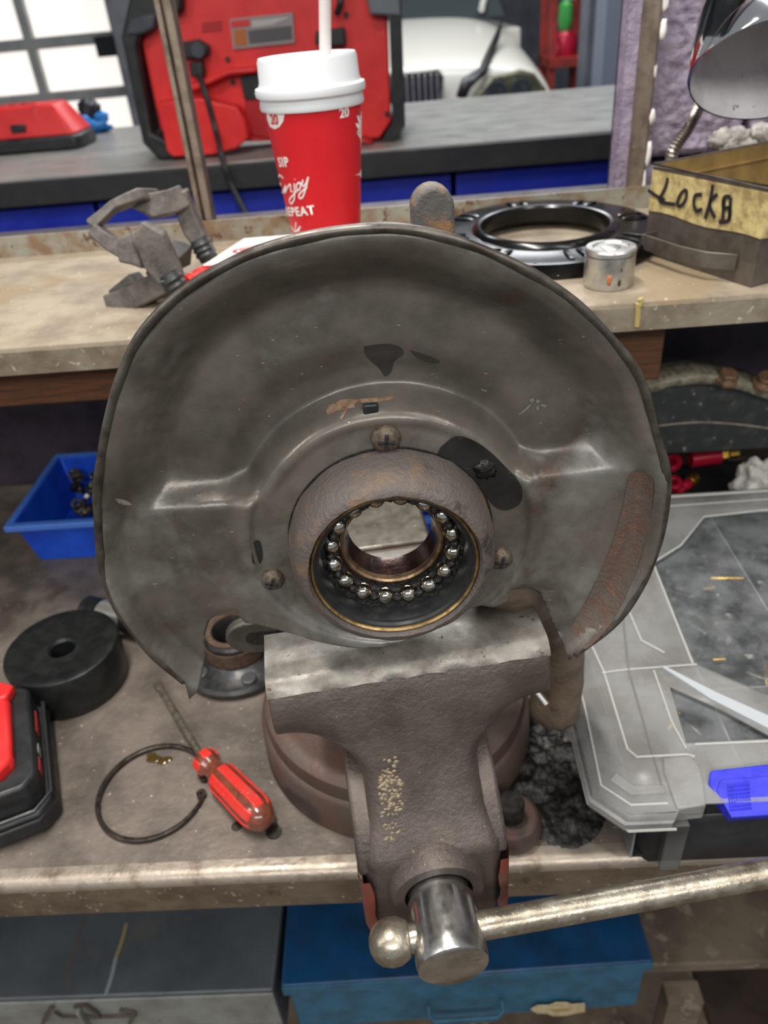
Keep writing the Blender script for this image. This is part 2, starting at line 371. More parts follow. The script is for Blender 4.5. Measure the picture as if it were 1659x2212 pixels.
# sectional garage door with daylit panes
GY = 6.2
alu_m = M('door_aluminium', (176, 176, 172), (160, 160, 158), scale=4, rough=.4, metal=.3)
door = thing('door_1', 'x', 'x'); del door['category']; del door['label']; door['kind'] = 'structure'
xs = [-4.35, -3.32]+[at(83, 150, 'y', GY).x, at(272, 150, 'y', GY).x]
stepx = xs[3]-xs[2]; xs = [xs[2]-3*stepx, xs[2]-2*stepx, xs[2]-stepx, xs[2], xs[3]]
zr = [at(150, 88, 'y', GY).z, at(150, 207, 'y', GY).z]; dz = zr[0]-zr[1]
zs = [zr[1]-2*dz, zr[1]-dz, zr[1], zr[0], zr[0]+dz, zr[0]+2*dz, zr[0]+3*dz]
for i in range(len(xs)-1):
    for j in range(len(zs)-1):
        bm = NB(); box(bm, (xs[i]+.04, GY, zs[j]+.035), (xs[i+1]-.04, GY+.02, zs[j+1]-.035)); finish('pane', bm, daylight_m, door)
for x in xs:
    bm = NB(); box(bm, (x-.032, GY-.03, zs[0]), (x+.032, GY+.03, zs[-1])); finish('door_frame', bm, alu_m, door)
for z in zs:
    bm = NB(); box(bm, (xs[0], GY-.032, z-.03), (xs[-1], GY+.032, z+.03)); finish('door_frame', bm, alu_m, door)
p = at(237, 88, 'y', GY-.05); bm = NB(); box(bm, (p.x-.1, GY-.07, p.z-.09), (p.x+.1, GY-.032, p.z+.03)); finish('latch_box', bm, black_m, door)
bm = NB(); box(bm, (xs[-1]+.06, GY-.3, LOWZ), (xs[-1]+.5, GY+.2, 2.6)); struct('trim_1', bm, M('door_jamb', (120, 122, 126), (96, 98, 104), scale=4, rough=.5))
# grey columns at the right of the view
for k, (pa, pb, y, mt) in enumerate(((1268, 1300, 4.6, wallgrey_m), (1305, 1330, 3.9, M('column_blue_grey', (126, 134, 150), rough=.6)))):
    a = at(pa, 100, 'y', y).x; b_ = at(pb, 100, 'y', y).x; bm = NB(); box(bm, (a, y, LOWZ), (b_+.02, y+.2, 2.6)); struct('trim_%d' % (k+2), bm, mt)

# counter behind the window
CZ = .283; cy0, cy1 = 1.655, 2.38
ct = thing('service_counter', 'grey topped counter with black edge and royal blue cabinet beyond the window', 'counter', (0, 2, LOWZ))
bm = NB(); box(bm, (-2.2, cy0-2, CZ-.02-LOWZ), (.9, cy1-2, CZ-LOWZ)); finish('countertop', bm, countertop_m, ct, bevel=.002)
zb = at(660, 395, 'y', cy0).z
bm = NB(); box(bm, (-2.2, cy0-2-.012, zb-LOWZ), (.9, cy0-2+.01, CZ-.003-LOWZ)); finish('edge_strip', bm, counterblack_m, ct, bevel=.002)
for i in range(4):
    bm = NB(); box(bm, (-2.1+i*.74, cy0-1.985, .1), (-2.1+i*.74+.73, cy1-2.02, zb-.002-LOWZ)); finish('cabinet_panel', bm, blue_m, ct, bevel=.003)

# radio on the counter
RY = 1.77
def rp(px, py, y=RY): return at(px, py, 'y', y)
rad = thing('jobsite_radio', 'big red jobsite radio with black bumper frame standing on the grey counter', 'radio', (0, RY, CZ))
def rpoly(name, pts, y0, y1, mt, parent=rad, bevel=.004, yref=RY, label=None):
    P = [rp(*p, yref) for p in pts]; bm = NB()
    prism(bm, [(p.x, p.z) for p in P], lambda a, b: Vector((a, y0-RY, max(b, CZ+.001)-CZ)), lambda a, b: Vector((a, y1-RY, max(b, CZ+.001)-CZ)))
    return finish(name, bm, mt, parent, bevel=bevel, label=label)
rpoly('rear_shell', [(306, 92), (345, 280), (370, 300), (388, 309), (820, 300), (845, 262), (838, 60), (835, -90), (340, -70), (318, 30)], RY, RY+.10, redplastic_m)
for nm, pts in (('bumper', [(270, 78), (316, 305), (352, 345), (392, 342), (370, 300), (335, 284), (305, 95), (322, 45), (400, 25), (400, -60), (300, -50), (283, 20)]),
                ('bumper', [(838, -70), (842, 70), (848, 262), (826, 300), (790, 306), (800, 318), (848, 306), (875, 268), (868, 60), (866, -70)])):
    rpoly(nm, pts, RY-.03, RY+.16, darkgrey_m if nm == 'x' else black_m, bevel=.006)
rpoly('bumper_cap', [(281, 76), (292, 36), (345, 27), (343, 60), (318, 72)], RY-.034, RY+.05, darkgrey_m)
rpoly('bumper_cap', [(778, -70), (800, 30), (866, 34), (858, -70)], RY-.034, RY+.05, M('grey_cap', (110, 116, 120), rough=.5))
rpoly('foot_block', [(352, 215), (372, 318), (385, 331), (470, 326), (520, 312), (545, 290), (535, 250), (520, 225), (440, 205)], RY-.05, RY+.02, redplastic_m)
rpoly('foot_block', [(790, 290), (810, 306), (790, 312), (770, 300)], RY-.05, RY+.02, reddark_m)
rpoly('ledge', [(372, 182), (425, 178), (495, 146), (560, 142), (560, 155), (500, 160), (432, 192), (372, 198)], RY-.03, RY+.01, redplastic_m)
rpoly('recess_panel', [(530, 160), (566, 150), (570, 230), (600, 300), (545, 292), (530, 240)], RY-.006, RY+.01, reddark_m, bevel=.002)
rpoly('vent', [(520, 165), (562, 160), (562, 212), (530, 214)], RY-.012, RY+.01, black_m, bevel=.002)
for pts in ([(386, 92), (432, 84), (455, 98), (455, 116), (438, 126), (390, 124)], [(684, 66), (745, 58), (748, 96), (700, 102), (682, 92)]):
    rpoly('latch', pts, RY-.022, RY+.01, black_m, bevel=.003)
c0 = rp(435, 106); bm = NB(); lathe(bm, [(0, .0), (.013, .0), (.013, .012), (.007, .014), (.007, .006), (0, .006)][::-1], axm((c0.x, -.022-.014, c0.z-CZ), (0, 1, 0)), 20); finish('knob', bm, darkgrey_m, rad)
rpoly('rating_label', [(497, 41), (633, 27), (637, 92), (505, 106)], RY-.006, RY+.005, M('label_grey', (150, 140, 138), rough=.5, rvar=0), bevel=0)
rpoly('label_band', [(500, 45), (540, 41), (541, 56), (502, 60)], RY-.0075, RY, M('label_red', (206, 40, 50), rough=.5, rvar=0), bevel=0)
rpoly('label_band', [(506, 64), (532, 62), (535, 96), (509, 100)], RY-.0075, RY, M('label_orange', (176, 96, 40), rough=.5, rvar=0), bevel=0)
rpoly('label_band', [(536, 66), (630, 55), (632, 84), (540, 94)], RY-.0075, RY, M('label_dark', (84, 80, 82), rough=.5, rvar=0), bevel=0)
for k in range(4):
    rpoly('label_line', [(545, 46+k*3.6), (622-k*9, 38+k*4), (622-k*9, 39.6+k*4), (545, 47.6+k*3.6)], RY-.0078, RY-.004, print_m, bevel=0)
for (x_, y_) in ((380, 64), (748, 32), (492, 128), (345, 282), (836, 246), (503, 177)):
    p = rp(x_, y_); bm = NB(); lathe(bm, [(0, 0), (.005, 0), (.005, .004), (0, .004)], axm((p.x, -.004, p.z-CZ), (0, 1, 0)), 12); finish('screw_hole', bm, black_m, rad)
for k in range(3):
    rpoly('grille_slot', [(436, 49+k*8), (478, 45+k*8), (479, 49+k*8), (437, 53+k*8)], RY-.003, RY+.004, reddark_m, bevel=0)
a = rp(735, -20); b_ = rp(728, 30); bm = NB(); tube(bm, spline([(a.x, -.02, a.z-CZ), (a.x, -.03, (a.z+b_.z)/2-CZ), (b_.x, -.022, b_.z-CZ)]), .006, 10); finish('handle_strap', bm, black_m, rad)
pts = [rp(430, 140, RY-.02), rp(432, 165, RY-.03), rp(445, 205, RY-.05), rp(468, 290, RY-.06), at(480, 342, 'y', cy0-.02), at(500, 400, 'y', cy0-.03), at(520, 440, 'y', cy0-.04), at(545, 490, 'y', cy0-.06), at(560, 560, 'y', cy0-.1)]
bm = NB(); tube(bm, [Vector((p.x, p.y-RY, p.z-CZ)) for p in spline(pts, 6)], .006, 8); finish('power_cord', bm, black_m, rad)
bm = NB(); p = rp(428, 150, RY-.012); box(bm, (p.x-.013, -.03, p.z-.012-CZ), (p.x+.013, .002, p.z+.013-CZ)); finish('plug', bm, black_m, rad, bevel=.003)

# battery charger on the counter
chy = 2.02
p0 = at(0, 346, 'z', CZ); p1 = at(178, 322, 'z', CZ)
ch = thing('battery_charger', 'red and black battery charger lying on the counter near the garage door', 'charger', (p1.x, p1.y, CZ), 0)
W = .42
def cpoly(name, prof, x0, x1, mt, bevel=.006):
    bm = NB(); prism(bm, prof, lambda a, b: Vector((x0, a, b)), lambda a, b: Vector((x1, a, b))); return finish(name, bm, mt, ch, bevel=bevel)
bm = NB(); prism(bm, [(-W, 0), (-.01, 0), (0, .02), (0, .12), (-.02, .15), (-W, .15)], lambda a, b: Vector((a, b, 0.001)), lambda a, b: Vector((a*.98-.003, b, .032))); finish('base', bm, black_m, ch, bevel=.006)
bm = NB(); prism(bm, [(-W, .004), (-.016, .004), (-.006, .024), (-.006, .12), (-.02, .144), (-W, .144)], lambda a, b: Vector((a, b, 0.032)), lambda a, b: Vector((-.042+(a+.0)*.9 if a > -.1 else a, .03+b*.62, .098))); finish('cover', bm, redplastic_m, ch, bevel=.006)
bm = NB(); box(bm, (-.16, .004, .045), (-.125, .03, .062)); finish('indicator', bm, black_m, ch, bevel=.003)
for k in range(3):
    bm = NB(); box(bm, (-.2+k*.03, .055, .097), (-.18+k*.03, .11, .1)); finish('vent_slot', bm, reddark_m, ch)
for k in range(2):
    bm = NB(); prism(bm, [(0, 0), (.012, 0), (.02, .06), (.008, .06)], lambda a, b: Vector((-.215+k*.105+a, .012+b*.3, .04+b)), lambda a, b: Vector((-.215+k*.105+a, .03+b*.3, .04+b))); finish('raised_fin', bm, redplastic_m, ch, bevel=.002)
# blue glove and dark plug behind it
p = at(205, 288, 'z', CZ); bm = NB(); lump(bm, (0, 0, .016), .034, (1.3, .7, .5), .5, 2.2, 3, 3); lump(bm, (.028, .0, .034), .016, (1.2, .7, 1), .4, 2, 3, 5); lump(bm, (-.02, .01, .03), .014, (1.2, .7, 1), .4, 2, 3, 6)
o = finish('nitrile_glove', bm, nitrile_m, smooth=180); o.location = (p.x, p.y, CZ); tag(o, 'crumpled blue glove on the counter beside the charger', 'glove')
p = at(203, 262, 'y', 2.34); bm = NB(); lump(bm, (0, 0, .05), .03, (1, .8, 1), .4, 3, 3, 8); lathe(bm, [(.014, 0), (.01, .04), (0, .05)], None, 12)
o = finish('dark_plug', bm, black_m, smooth=180); o.location = (p.x, 2.33, CZ); tag(o, 'small dark round plug standing behind the blue glove', 'plug')

# white car in the bay (nose towards the window)
CY = 4.6
car = thing('white_car', 'white car parked nose first in the bay beyond the counter', 'car', (0, CY, LOWZ))
cx0 = at(862, 180, 'y', CY).x
def cl(px, py, y=CY): p = at(px, py, 'y', y); return Vector((p.x, p.y-CY, p.z-LOWZ))
gz0 = cl(930, 222).z; gz1 = cl(930, 150).z; HW = cl(1200, 195).x-cx0
# body surface lofted: rows from bumper to windscreen, half profile mirrored
rows = []
def crow(y, pts): rows.append([(s*u*HW, y, z) for s, lst in ((-1, list(reversed(pts))), (1, pts[1:])) for (u, z) in lst] if True else None)
zt0 = cl(1000, 148).z
crow(.10, [(0, .22), (.4, .22), (.75, .24), (.9, .28), (.96, .36), (.97, .44)])
crow(-.02, [(0, .35), (.4, .35), (.75, .36), (.92, .38), (.97, .42), (.98, .46)])
crow(-.04, [(0, .62), (.4, .62), (.72, .63), (.9, .62), (.975, .6), (.99, .58)])
crow(.02, [(0, gz1-.02), (.4, gz1-.02), (.7, gz1-.05), (.88, gz1-.10), (.96, gz1-.16), (1, gz1-.2)])
crow(.06, [(0, gz1+.03), (.4, gz1+.03), (.72, gz1), (.88, gz1-.04), (.97, gz1-.12), (1.0, gz1-.2)])
crow(.4, [(0, gz1+.10), (.4, gz1+.095), (.68, gz1+.07), (.86, gz1+.02), (.98, gz1-.09), (1.03, gz1-.25)])
crow(.9, [(0, gz1+.17), (.4, gz1+.165), (.66, gz1+.14), (.84, gz1+.08), (1.0, gz1-.05), (1.05, gz1-.25)])
crow(1.25, [(0, gz1+.20), (.4, gz1+.19), (.64, gz1+.17), (.82, gz1+.11), (1.0, gz1), (1.05, gz1-.2)])
bm = NB(); V = [[bm.verts.new((cx0+p[0], p[1], p[2])) for p in r] for r in rows]
for A, B in zip(V[:-1], V[1:]):
    for i in range(len(A)-1): bm.faces.new((A[i], A[i+1], B[i+1], B[i]))
finish('body', bm, carwhite_m, car, sub=2, smooth=180, solid=.01)
bm = NB(); prism(bm, [(-.86, 0), (.86, 0), (.66, .5), (-.66, .5)], lambda a, b: Vector((cx0+a*HW, 1.2+b*1.2, gz1+.17+b)), lambda a, b: Vector((cx0+a*HW, 1.25+b*1.2, gz1+.18+b))); finish('windscreen', bm, glassdark_m, car)
bm = NB(); box(bm, (cx0-.66*HW, 1.8, gz1+.64), (cx0+.66*HW, 3.3, gz1+.68)); box(bm, (cx0-HW, 1.26, .4), (cx0+HW, 3.8, gz1+.1)); finish('cabin', bm, carwhite_m, car, bevel=.05)
bm = NB(); tube(bm, [cl(1040, 20, CY+1.15), cl(1055, -40, CY+1.5)], .02, 8); finish('windscreen_pillar', bm, carwhite_m, car)
for s in (-1, 1):
    # kidney grille half
    bm = NB()
    def K(u, v): return (cx0+s*(.035+u*.19), v)
    w0, h0 = cl(955, 180).x-cx0, gz1-gz0
    pl = [(.03, .1), (.1, 0), (.8, 0), (.97, .15), (1, .8), (.9, 1), (.15, 1.0), (.05, .85)]
    prism(bm, pl, lambda a, b: Vector((cx0+s*a*w0, -.075, gz0+b*h0)), lambda a, b: Vector((cx0+s*a*w0, .02, gz0+b*h0))); g = finish('kidney_grille', bm, black_m, car, bevel=.01)
    for k in range(6):
        bm = NB(); box(bm, (cx0+s*w0*(.17+k*.14)-.006, -.095, gz0+h0*.08), (cx0+s*w0*(.17+k*.14)+.006, -.07, gz0+h0*.92)); finish('grille_bar', bm, silver_m, g, bevel=.002)
    bm = NB(); tube(bm, [Vector((cx0+s*a*w0, -.08, gz0+b*h0)) for a, b in pl], .007, 8, closed=True); finish('grille_surround', bm, silver_m, g)
    x1, x2, x3 = cl(1008, 212).x-cx0, cl(1085, 165).x-cx0, cl(1192, 190).x-cx0
    hl = [(x1, cl(1008, 218).z), (x1+.06, cl(1030, 192).z), (x2-.06, cl(1075, 160).z), (x2+.1, cl(1130, 150).z), (x3-.09, cl(1165, 158).z), (x3-.02, cl(1192, 195).z), (x3-.04, cl(1180, 225).z), (x1+.1, cl(1040, 225).z)]
    bm = NB(); prism(bm, hl, lambda a, b: Vector((cx0+s*a, -.10+.12*max(0, (a-x1)/(x3-x1)), b)), lambda a, b: Vector((cx0+s*a, .14, b))); h = finish('headlight', bm, lamp_glass_m, car, bevel=.015)
    for q in (.33, .62):
        c_ = (cx0+s*(x1+(x3-x1)*q), -.10+.1*q, cl(1090, 195).z); bm = NB(); lathe(bm, [(.05, 0), (.056, -.01), (.05, -.014), (.03, -.012), (0, -.02)], axm(c_, (0, 1, 0)), 20); finish('lamp_lens', bm, glassdark_m, h)
    bm = NB(); pts = [cl(985, 215, CY-.12), cl(1000, 175, CY-.1), cl(1035, 158, CY-.02), cl(1060, 100, CY+.2), cl(1084, 50, CY+.5), cl(1078, 90, CY+.3), cl(1050, 160, CY-.05), cl(1015, 200, CY-.1), cl(1005, 222, CY-.12)]
    vs = [bm.verts.new((cx0+s*(p.x-cx0), p.y, p.z+.015)) for p in pts]; bm.faces.new(vs); bmesh.ops.triangulate(bm, faces=bm.faces); finish('bonnet_gap_trim', bm, black_m, car, solid=.02)
    bm = NB(); lathe(bm, [(.2, -.1), (.33, -.11), (.36, -.08), (.36, .08), (.33, .11), (.2, .1)], axm((cx0+s*(HW-.1), .85, .36), (1, 0, 0)), 32, close=True); wv = finish('wheel', bm, black_m, car)
    bm = NB(); box(bm, (cx0+s*(HW-.1)-.09, .62, .34), (cx0+s*(HW-.1)+.09, 1.08, .38)); box(bm, (cx0+s*(HW-.1)-.09, .83, .13), (cx0+s*(HW-.1)+.09, .87, .59)); finish('rim_spokes', bm, silver_m, wv)

# red rack with fire extinguisher
KY = 5.4
def kp(px, py): return at(px, py, 'y', KY)
kx0, kx1 = kp(1192, 100).x, kp(1262, 100).x
rk = thing('red_rack', 'tall red metal rack standing behind the white car', 'rack', (0, KY, LOWZ))
for x in (kx0, kx1):
    for y in (0, .3):
        bm = NB(); box(bm, (x-.02, y-.02, 0), (x+.02, y+.02, 2.0)); finish('post', bm, M('dull_red_paint', (150, 44, 36), (110, 34, 30), scale=5, rough=.5), rk)
for z in (kp(1225, 133).z-LOWZ, .25, 1.75):
    bm = NB(); box(bm, (kx0-.02, -.03, z-.025), (kx1+.02, .33, z+.025)); finish('shelf_board', bm, MATS['dull_red_paint'], rk)
ez = kp(1225, 130).z; ex = (kx0+kx1)/2
ext = thing('fire_extinguisher', 'red fire extinguisher with green top standing on the red rack', 'extinguisher', (ex, KY+.12, ez+.005))
hh = kp(1225, 70).z-ez; bm = NB(); lathe(bm, [(0, 0), (.07, 0), (.075, .02), (.075, hh*.7), (.05, hh*.95), (.025, hh), (0, hh)], None, 24); finish('cylinder', bm, crimson_m, ext)
bm = NB(); lathe(bm, [(0, hh), (.03, hh), (.045, hh+.05), (.04, hh+.13), (.015, hh+.16), (0, hh+.16)], None, 16); finish('cap', bm, greenp_m, ext)
bm = NB(); box(bm, (-.015, -.02, hh+.15), (.06, .02, hh+.18)); finish('lever', bm, silver_m, ext, bevel=.004)

# ------------------------------------------------------------ workbench and shelf
bt = thing('workbench', 'long steel workbench with worn rounded front edge carrying the vise', 'workbench', (0, .6, 0))
FY = .323
prof = [(.33, 0), (.33, -.004), (-.6+FY+.01, -.004)]
r = .009
outer = [(WALLY+.025-.6, 0)]+[(FY-.6+r+r*cos(a), -r+r*sin(a)) for a in [pi/2+i*pi/16 for i in range(9)]]+[(FY-.6, -.040), (FY-.6+.003, -.040)]
inner = [(FY-.6+.003, -r), (FY-.6+r, -.004), (WALLY+.025-.6, -.004)]
def extr(bm, poly, x0, x1, n=1):
    return prism(bm, poly, lambda a, b: Vector((x0, a, b)), lambda a, b: Vector((x1, a, b)))
bm = NB(); extr(bm, [(WALLY+.025-.6, 0), (FY-.6+r, 0), (FY-.6+r, -.004), (WALLY+.025-.6, -.004)], -1.1, 1.0); finish('bench_top', bm, bench_m, bt)
bm = NB(); arcp = [(FY-.6+r+r*cos(a), -r+r*sin(a)+.0002) for a in [pi/2+i*pi/20 for i in range(11)]]
extr(bm, [(FY-.6+r+.006, .0002)]+arcp+[(FY-.6+.003, -r), (FY-.6+r, -.0035), (FY-.6+r+.006, -.0035)], -1.1, 1.0); finish('front_edge', bm, edge_m, bt, smooth=60, label='worn bright rolled front edge')
bm = NB(); extr(bm, [(FY-.6, -r), (FY-.6, -.041), (FY-.6+.02, -.041), (FY-.6+.02, -.038), (FY-.6+.003, -.038), (FY-.6+.003, -r)], -1.1, 1.0); finish('apron', bm, apron_m, bt)
for x in (-1.0, .62):
    for y in (-.22, .25):
        bm = NB(); box(bm, (x, y, LOWZ), (x+.06, y+.06, -.005)); finish('leg', bm, apron_m, bt, bevel=.003)
for (px, py, rr) in ((592, 1798, .0065), (512, 1785, .0045)):
    p = at(px, py, 'z', 0); bm = NB(); lathe(bm, [(rr, 0), (rr, .0004), (0, .0004)], Matrix.Translation((p.x, p.y-.6, 0)), 20); finish('bolt_hole', bm, fastdark_m, bt)
# grease patch right of the vise, oil drops by the snap ring
bm = NB(); c_ = at(1195, 1660, 'z', 0)
V = []
for j in range(70):
    row = []
    for i in range(50):
        x = -.045+.09*i/49; y = -.075+.15*j/69; e = max(0, 1-(x/.043)**2-(y/.072)**2)**.5
        h = (.0035+.0055*noise.noise(Vector((x*90, y*90, 1)))+.003*noise.noise(Vector((x*230, y*230, 4))))*e-.0004*(e < .02)
        row.append(bm.verts.new((c_.x+x, c_.y-.6+y, max(h, -.0004))))
    V.append(row)
for j in range(69):
    for i in range(49): bm.faces.new((V[j][i], V[j][i+1], V[j+1][i+1], V[j+1][i]))
o = finish('grease_heap', bm, greasepatch_m, bt, smooth=180); o['kind'] = 'stuff'; o['label'] = 'lumpy black grease and swarf'
bm = NB()
for (px, py, rr) in ((333, 1640, .006), (350, 1645, .005), (362, 1640, .004), (327, 1632, .004)):
    p = at(px, py, 'z', 0); lump(bm, (p.x, p.y-.6, 0), rr, (1.2, .8, .14), .3, 2, 2, px)
o = finish('oil_drop', bm, M('amber_oil', (70, 54, 22), rough=.08, rvar=0, coat=.5), bt, smooth=180)

sf = thing('upper_shelf', 'brown steel shelf with painted back lip above the workbench', 'shelf', (0, .7, SHZ))
sy = at(830, 692, 'z', SHZ).y; ly = .873; st = .0235
bm = NB(); extr(bm, [(ly-.7+.003, 0), (sy-.7+.004, 0), (sy-.7+.001, -.001), (sy-.7, -.004), (sy-.7, -st), (sy-.7+.003, -st), (sy-.7+.003, -.004), (ly-.7+.003, -.004)], -1.1, 1.0); finish('shelf_board', bm, shelf_m, sf, smooth=20)
bm = NB(); extr(bm, [(ly-.7, 0), (ly-.7, .0225), (ly-.7+.003, .0225), (ly-.7+.003, 0)], -1.1, 1.0); finish('back_lip', bm, lip_m, sf, label='grey painted back lip spotted with rust')
bm = NB(); box(bm, (-1.1, sy-.7-.0008, -st), (1.0, sy-.7+.0002, -.004)); finish('front_edge', bm, M('shelf_front', (140, 130, 112), (112, 100, 84), scale=12, rough=.5, metal=.2, bump=.0008, c3=(184, 178, 160), s3=50, t3=.67), sf)
for (px, py0, py1) in ((1378, 655, 705), (1383, 645, 660)):
    a = at(px, py0, 'y', sy-.002); b_ = at(px-2, py1, 'y', sy-.002); bm = NB(); tube(bm, spline([(a.x, a.y-.7, a.z-SHZ), (a.x+.001, a.y-.7, (a.z+b_.z)/2-SHZ), (b_.x, b_.y-.7, b_.z-SHZ)], 5), .0022, 8); finish('paint_drip', bm, M('yellow_drip', (170, 152, 96), rough=.4, rvar=0), sf)
# timber beam under the shelf in two lengths
for (x0, x1, z0) in ((-1.1, at(262, 870, 'y', sy+.03).x+.12, at(130, 872, 'y', sy+.03).z), (at(1290, 800, 'y', sy+.03).x-.1, at(1433, 760, 'y', sy+.03).x, at(1400, 822, 'y', sy+.03).z)):
    bm = NB(); box(bm, (x0, sy+.03-.7, z0-SHZ), (x1, sy+.08-.7, -.006)); finish('timber_beam', bm, wood_m, sf, bevel=.002)
for x in (-1.05, .8):
    bm = NB(); box(bm, (x, sy-.6, -SHZ), (x+.04, ly-.72, -.004)); finish('support_post', bm, apron_m, sf)

# ------------------------------------------------------------ steering knuckle with dust shield clamped in the vise
KYAW = radians(4)
KO = Vector((-.0130, .30, .3105)); KM = Matrix.Translation(KO) @ Matrix.Rotation(KYAW, 4, 'Z')
KI = KM.inverted(); KN = KM.to_3x3() @ Vector((0, 1, 0))
def kl(px, py, d=0.0):
    """pixel -> local (x, z) on the plane local y = d"""
    p = atp(px, py, KM @ Vector((0, d, 0)), KN); q = KI @ p; return (q.x, q.z)
kn = thing('steering_knuckle', 'greasy steering knuckle with big dark dust shield clamped in the vise', 'car part', KO, KYAW)
ASP = axm((0, 0, 0), (0, 1, 0))   # lathe axis along +y (away from the camera)
rim_px = [(400, 1470), (320, 1400), (260, 1320), (227, 1240), (215, 1130), (213, 1060), (232, 930), (262, 820), (310, 720), (400, 630), (520, 560), (640, 520), (760, 500), (860, 497), (960, 515), (1060, 550), (1160, 600), (1240, 655), (1320, 735), (1380, 820), (1412, 930), (1438, 1040), (1425, 1150), (1395, 1240), (1330, 1340), (1240, 1412)]
low_px = [(1215, 1385), (1196, 1345), (1180, 1310), (1165, 1290), (1140, 1283), (1080, 1296), (1000, 1320), (930, 1360), (840, 1384), (760, 1388), (690, 1380), (640, 1368), (570, 1350), (520, 1340), (478, 1330), (455, 1337), (443, 1365), (445, 1400), (437, 1440), (418, 1462)]
RIMD = .003
rim = [kl(x, y, RIMD) for x, y in rim_px]
rim = [(p.x, p.y) for p in spline([(a, b, 0) for a, b in rim], 8)]
low = [kl(x, y, .018) for x, y in low_px]
low = [(p.x, p.y) for p in spline([(a, b, 0) for a, b in low], 4)]
outline = rim+low
def sst(a, b, x):
    t = min(1, max(0, (x-a)/(b-a))); return t*t*(3-2*t)
def rim_r(x, z):
    a = atan2(z, x); best = None
    for (u, v) in rim:
        d = abs(atan2(v, u)-a); d = min(d, 2*pi-d)
        if best is None or d < best[0]: best = (d, hypot(u, v))
    return best[1]
ang_tab = {}
def rr_at(x, z):
    k = round(atan2(z, x)/(pi/180)); 
    if k not in ang_tab: ang_tab[k] = rim_r(cos(k*pi/180), sin(k*pi/180))
    return ang_tab[k]
PLD = .0175
def depth(x, z):
    r = hypot(x, z); R = rr_at(x, z); e = r/R
    # deep upper dish
    up = RIMD + (.029-RIMD)*sst(.985, .80, e)
    up += (.006)*sst(.66, .55, e)
    up -= (.035-PLD+.0005)*sst(.078, .0665, r)
    up += .0012*sst(.0655, .063, r)
    # shallow lower wings
    dn = RIMD+.002 + .012*sst(.995, .93, e) + .004*sst(.90, .80, e)
    dn += (PLD-.021)*1.0
    bulge = sst(.083, .073, r); dn = dn*(1-bulge)+(PLD-.003)*bulge
    dn += .004*sst(.0725, .069, r)
    lz = .032 if x < 0 else .030
    fl = .014*sst(.085, .125, abs(x))
    tq = min(1, max(0, (z-lz+.003)/(.011+fl))); t = 1-(1-tq)**2
    t2 = sst(lz-.010, lz+.010, z)
    d = dn+(up-dn)*t
    # left notch flares back, right tail bends back
    if x < -.085 and z < -.035: d += .018*sst(-.108, -.088, x)*sst(-.035, -.06, z)
    if x > .06 and z < -.035: d += .012*sst(.10, .07, x)*sst(-.035, -.06, z)
    d += .0009*noise.noise(Vector((x*22, z*22, 1)))+.0003*noise.noise(Vector((x*90, z*90, 5)))
    # dents near the upper left rim
    d += .0028*math.exp(-((x+.125)**2+(z-.045)**2)/.00018)
    return d
verts = [Vector(p) for p in outline]; nb = len(verts)
hole = [Vector((.046*cos(a), .046*sin(a))) for a in [2*pi*i/72 for i in range(72)]]
verts += hole
edges = [(i, (i+1) % nb) for i in range(nb)]+[(nb+i, nb+(i+1) % 72) for i in range(72)]
rs = [.049+i*.0017 for i in range(int((.152-.049)/.0017))]
for i, r_ in enumerate(rs):
    n_ = int(2*pi*r_/.0022)
    for k in range(n_):
        a = 2*pi*(k+.5*(i % 2))/n_; x, z = r_*cos(a), r_*sin(a)
        if z > -.03 or True:
            if z > -.02 and r_ > rr_at(x, z)-.0012: continue
            if z <= -.02 and r_ > rr_at(x, z)-.0012 and rr_at(x, z) > .12: continue
            verts.append(Vector((x, z)))
vo, eo, fo, _, _, _ = delaunay_2d_cdt(verts, edges, [], 0, 1e-5)
# keep only triangles inside outline and outside hole
def inside(poly, x, y):
    c = False; j = len(poly)-1
    for i in range(len(poly)):
        if (poly[i][1] > y) != (poly[j][1] > y) and x < (poly[j][0]-poly[i][0])*(y-poly[i][1])/(poly[j][1]-poly[i][1]+1e-15)+poly[i][0]: c = not c
        j = i
    return c
bm = NB(); bv = [bm.verts.new((v.x, depth(v.x, v.y), v.y)) for v in vo]
for f in fo:
    cx = sum(vo[i].x for i in f)/3; cz = sum(vo[i].y for i in f)/3; r_ = hypot(cx, cz)
    if r_ < .0455: continue
    if not (r_ < .055 or inside(outline, cx, cz)): continue
    try: bm.faces.new([bv[i] for i in f])
    except ValueError: pass
for v in [v for v in bm.verts if not v.link_faces]: bm.verts.remove(v)
finish('dust_shield', bm, shield_m, kn, smooth=180, solid=.0016)
# rolled rim bead
bm = NB(); rp_ = [Vector((x*1.004, RIMD-.0005+.0006*noise.noise(Vector((x*60, z*60, 2))), z*1.004)) for x, z in rim]; tube(bm, rp_, .0021, 10, rad=[.0020+.0006*noise.noise(Vector((i*.13, 0, 0))) for i in range(len(rp_))]); finish('rolled_rim', bm, shieldrim_m, kn, smooth=180)
bm = NB(); rb = [Vector((x*.996, RIMD+.005, z*.996)) for x, z in rim[60:170]]; tube(bm, rb, .0022, 8); finish('rear_flange', bm, shieldrim_m, kn, smooth=180)
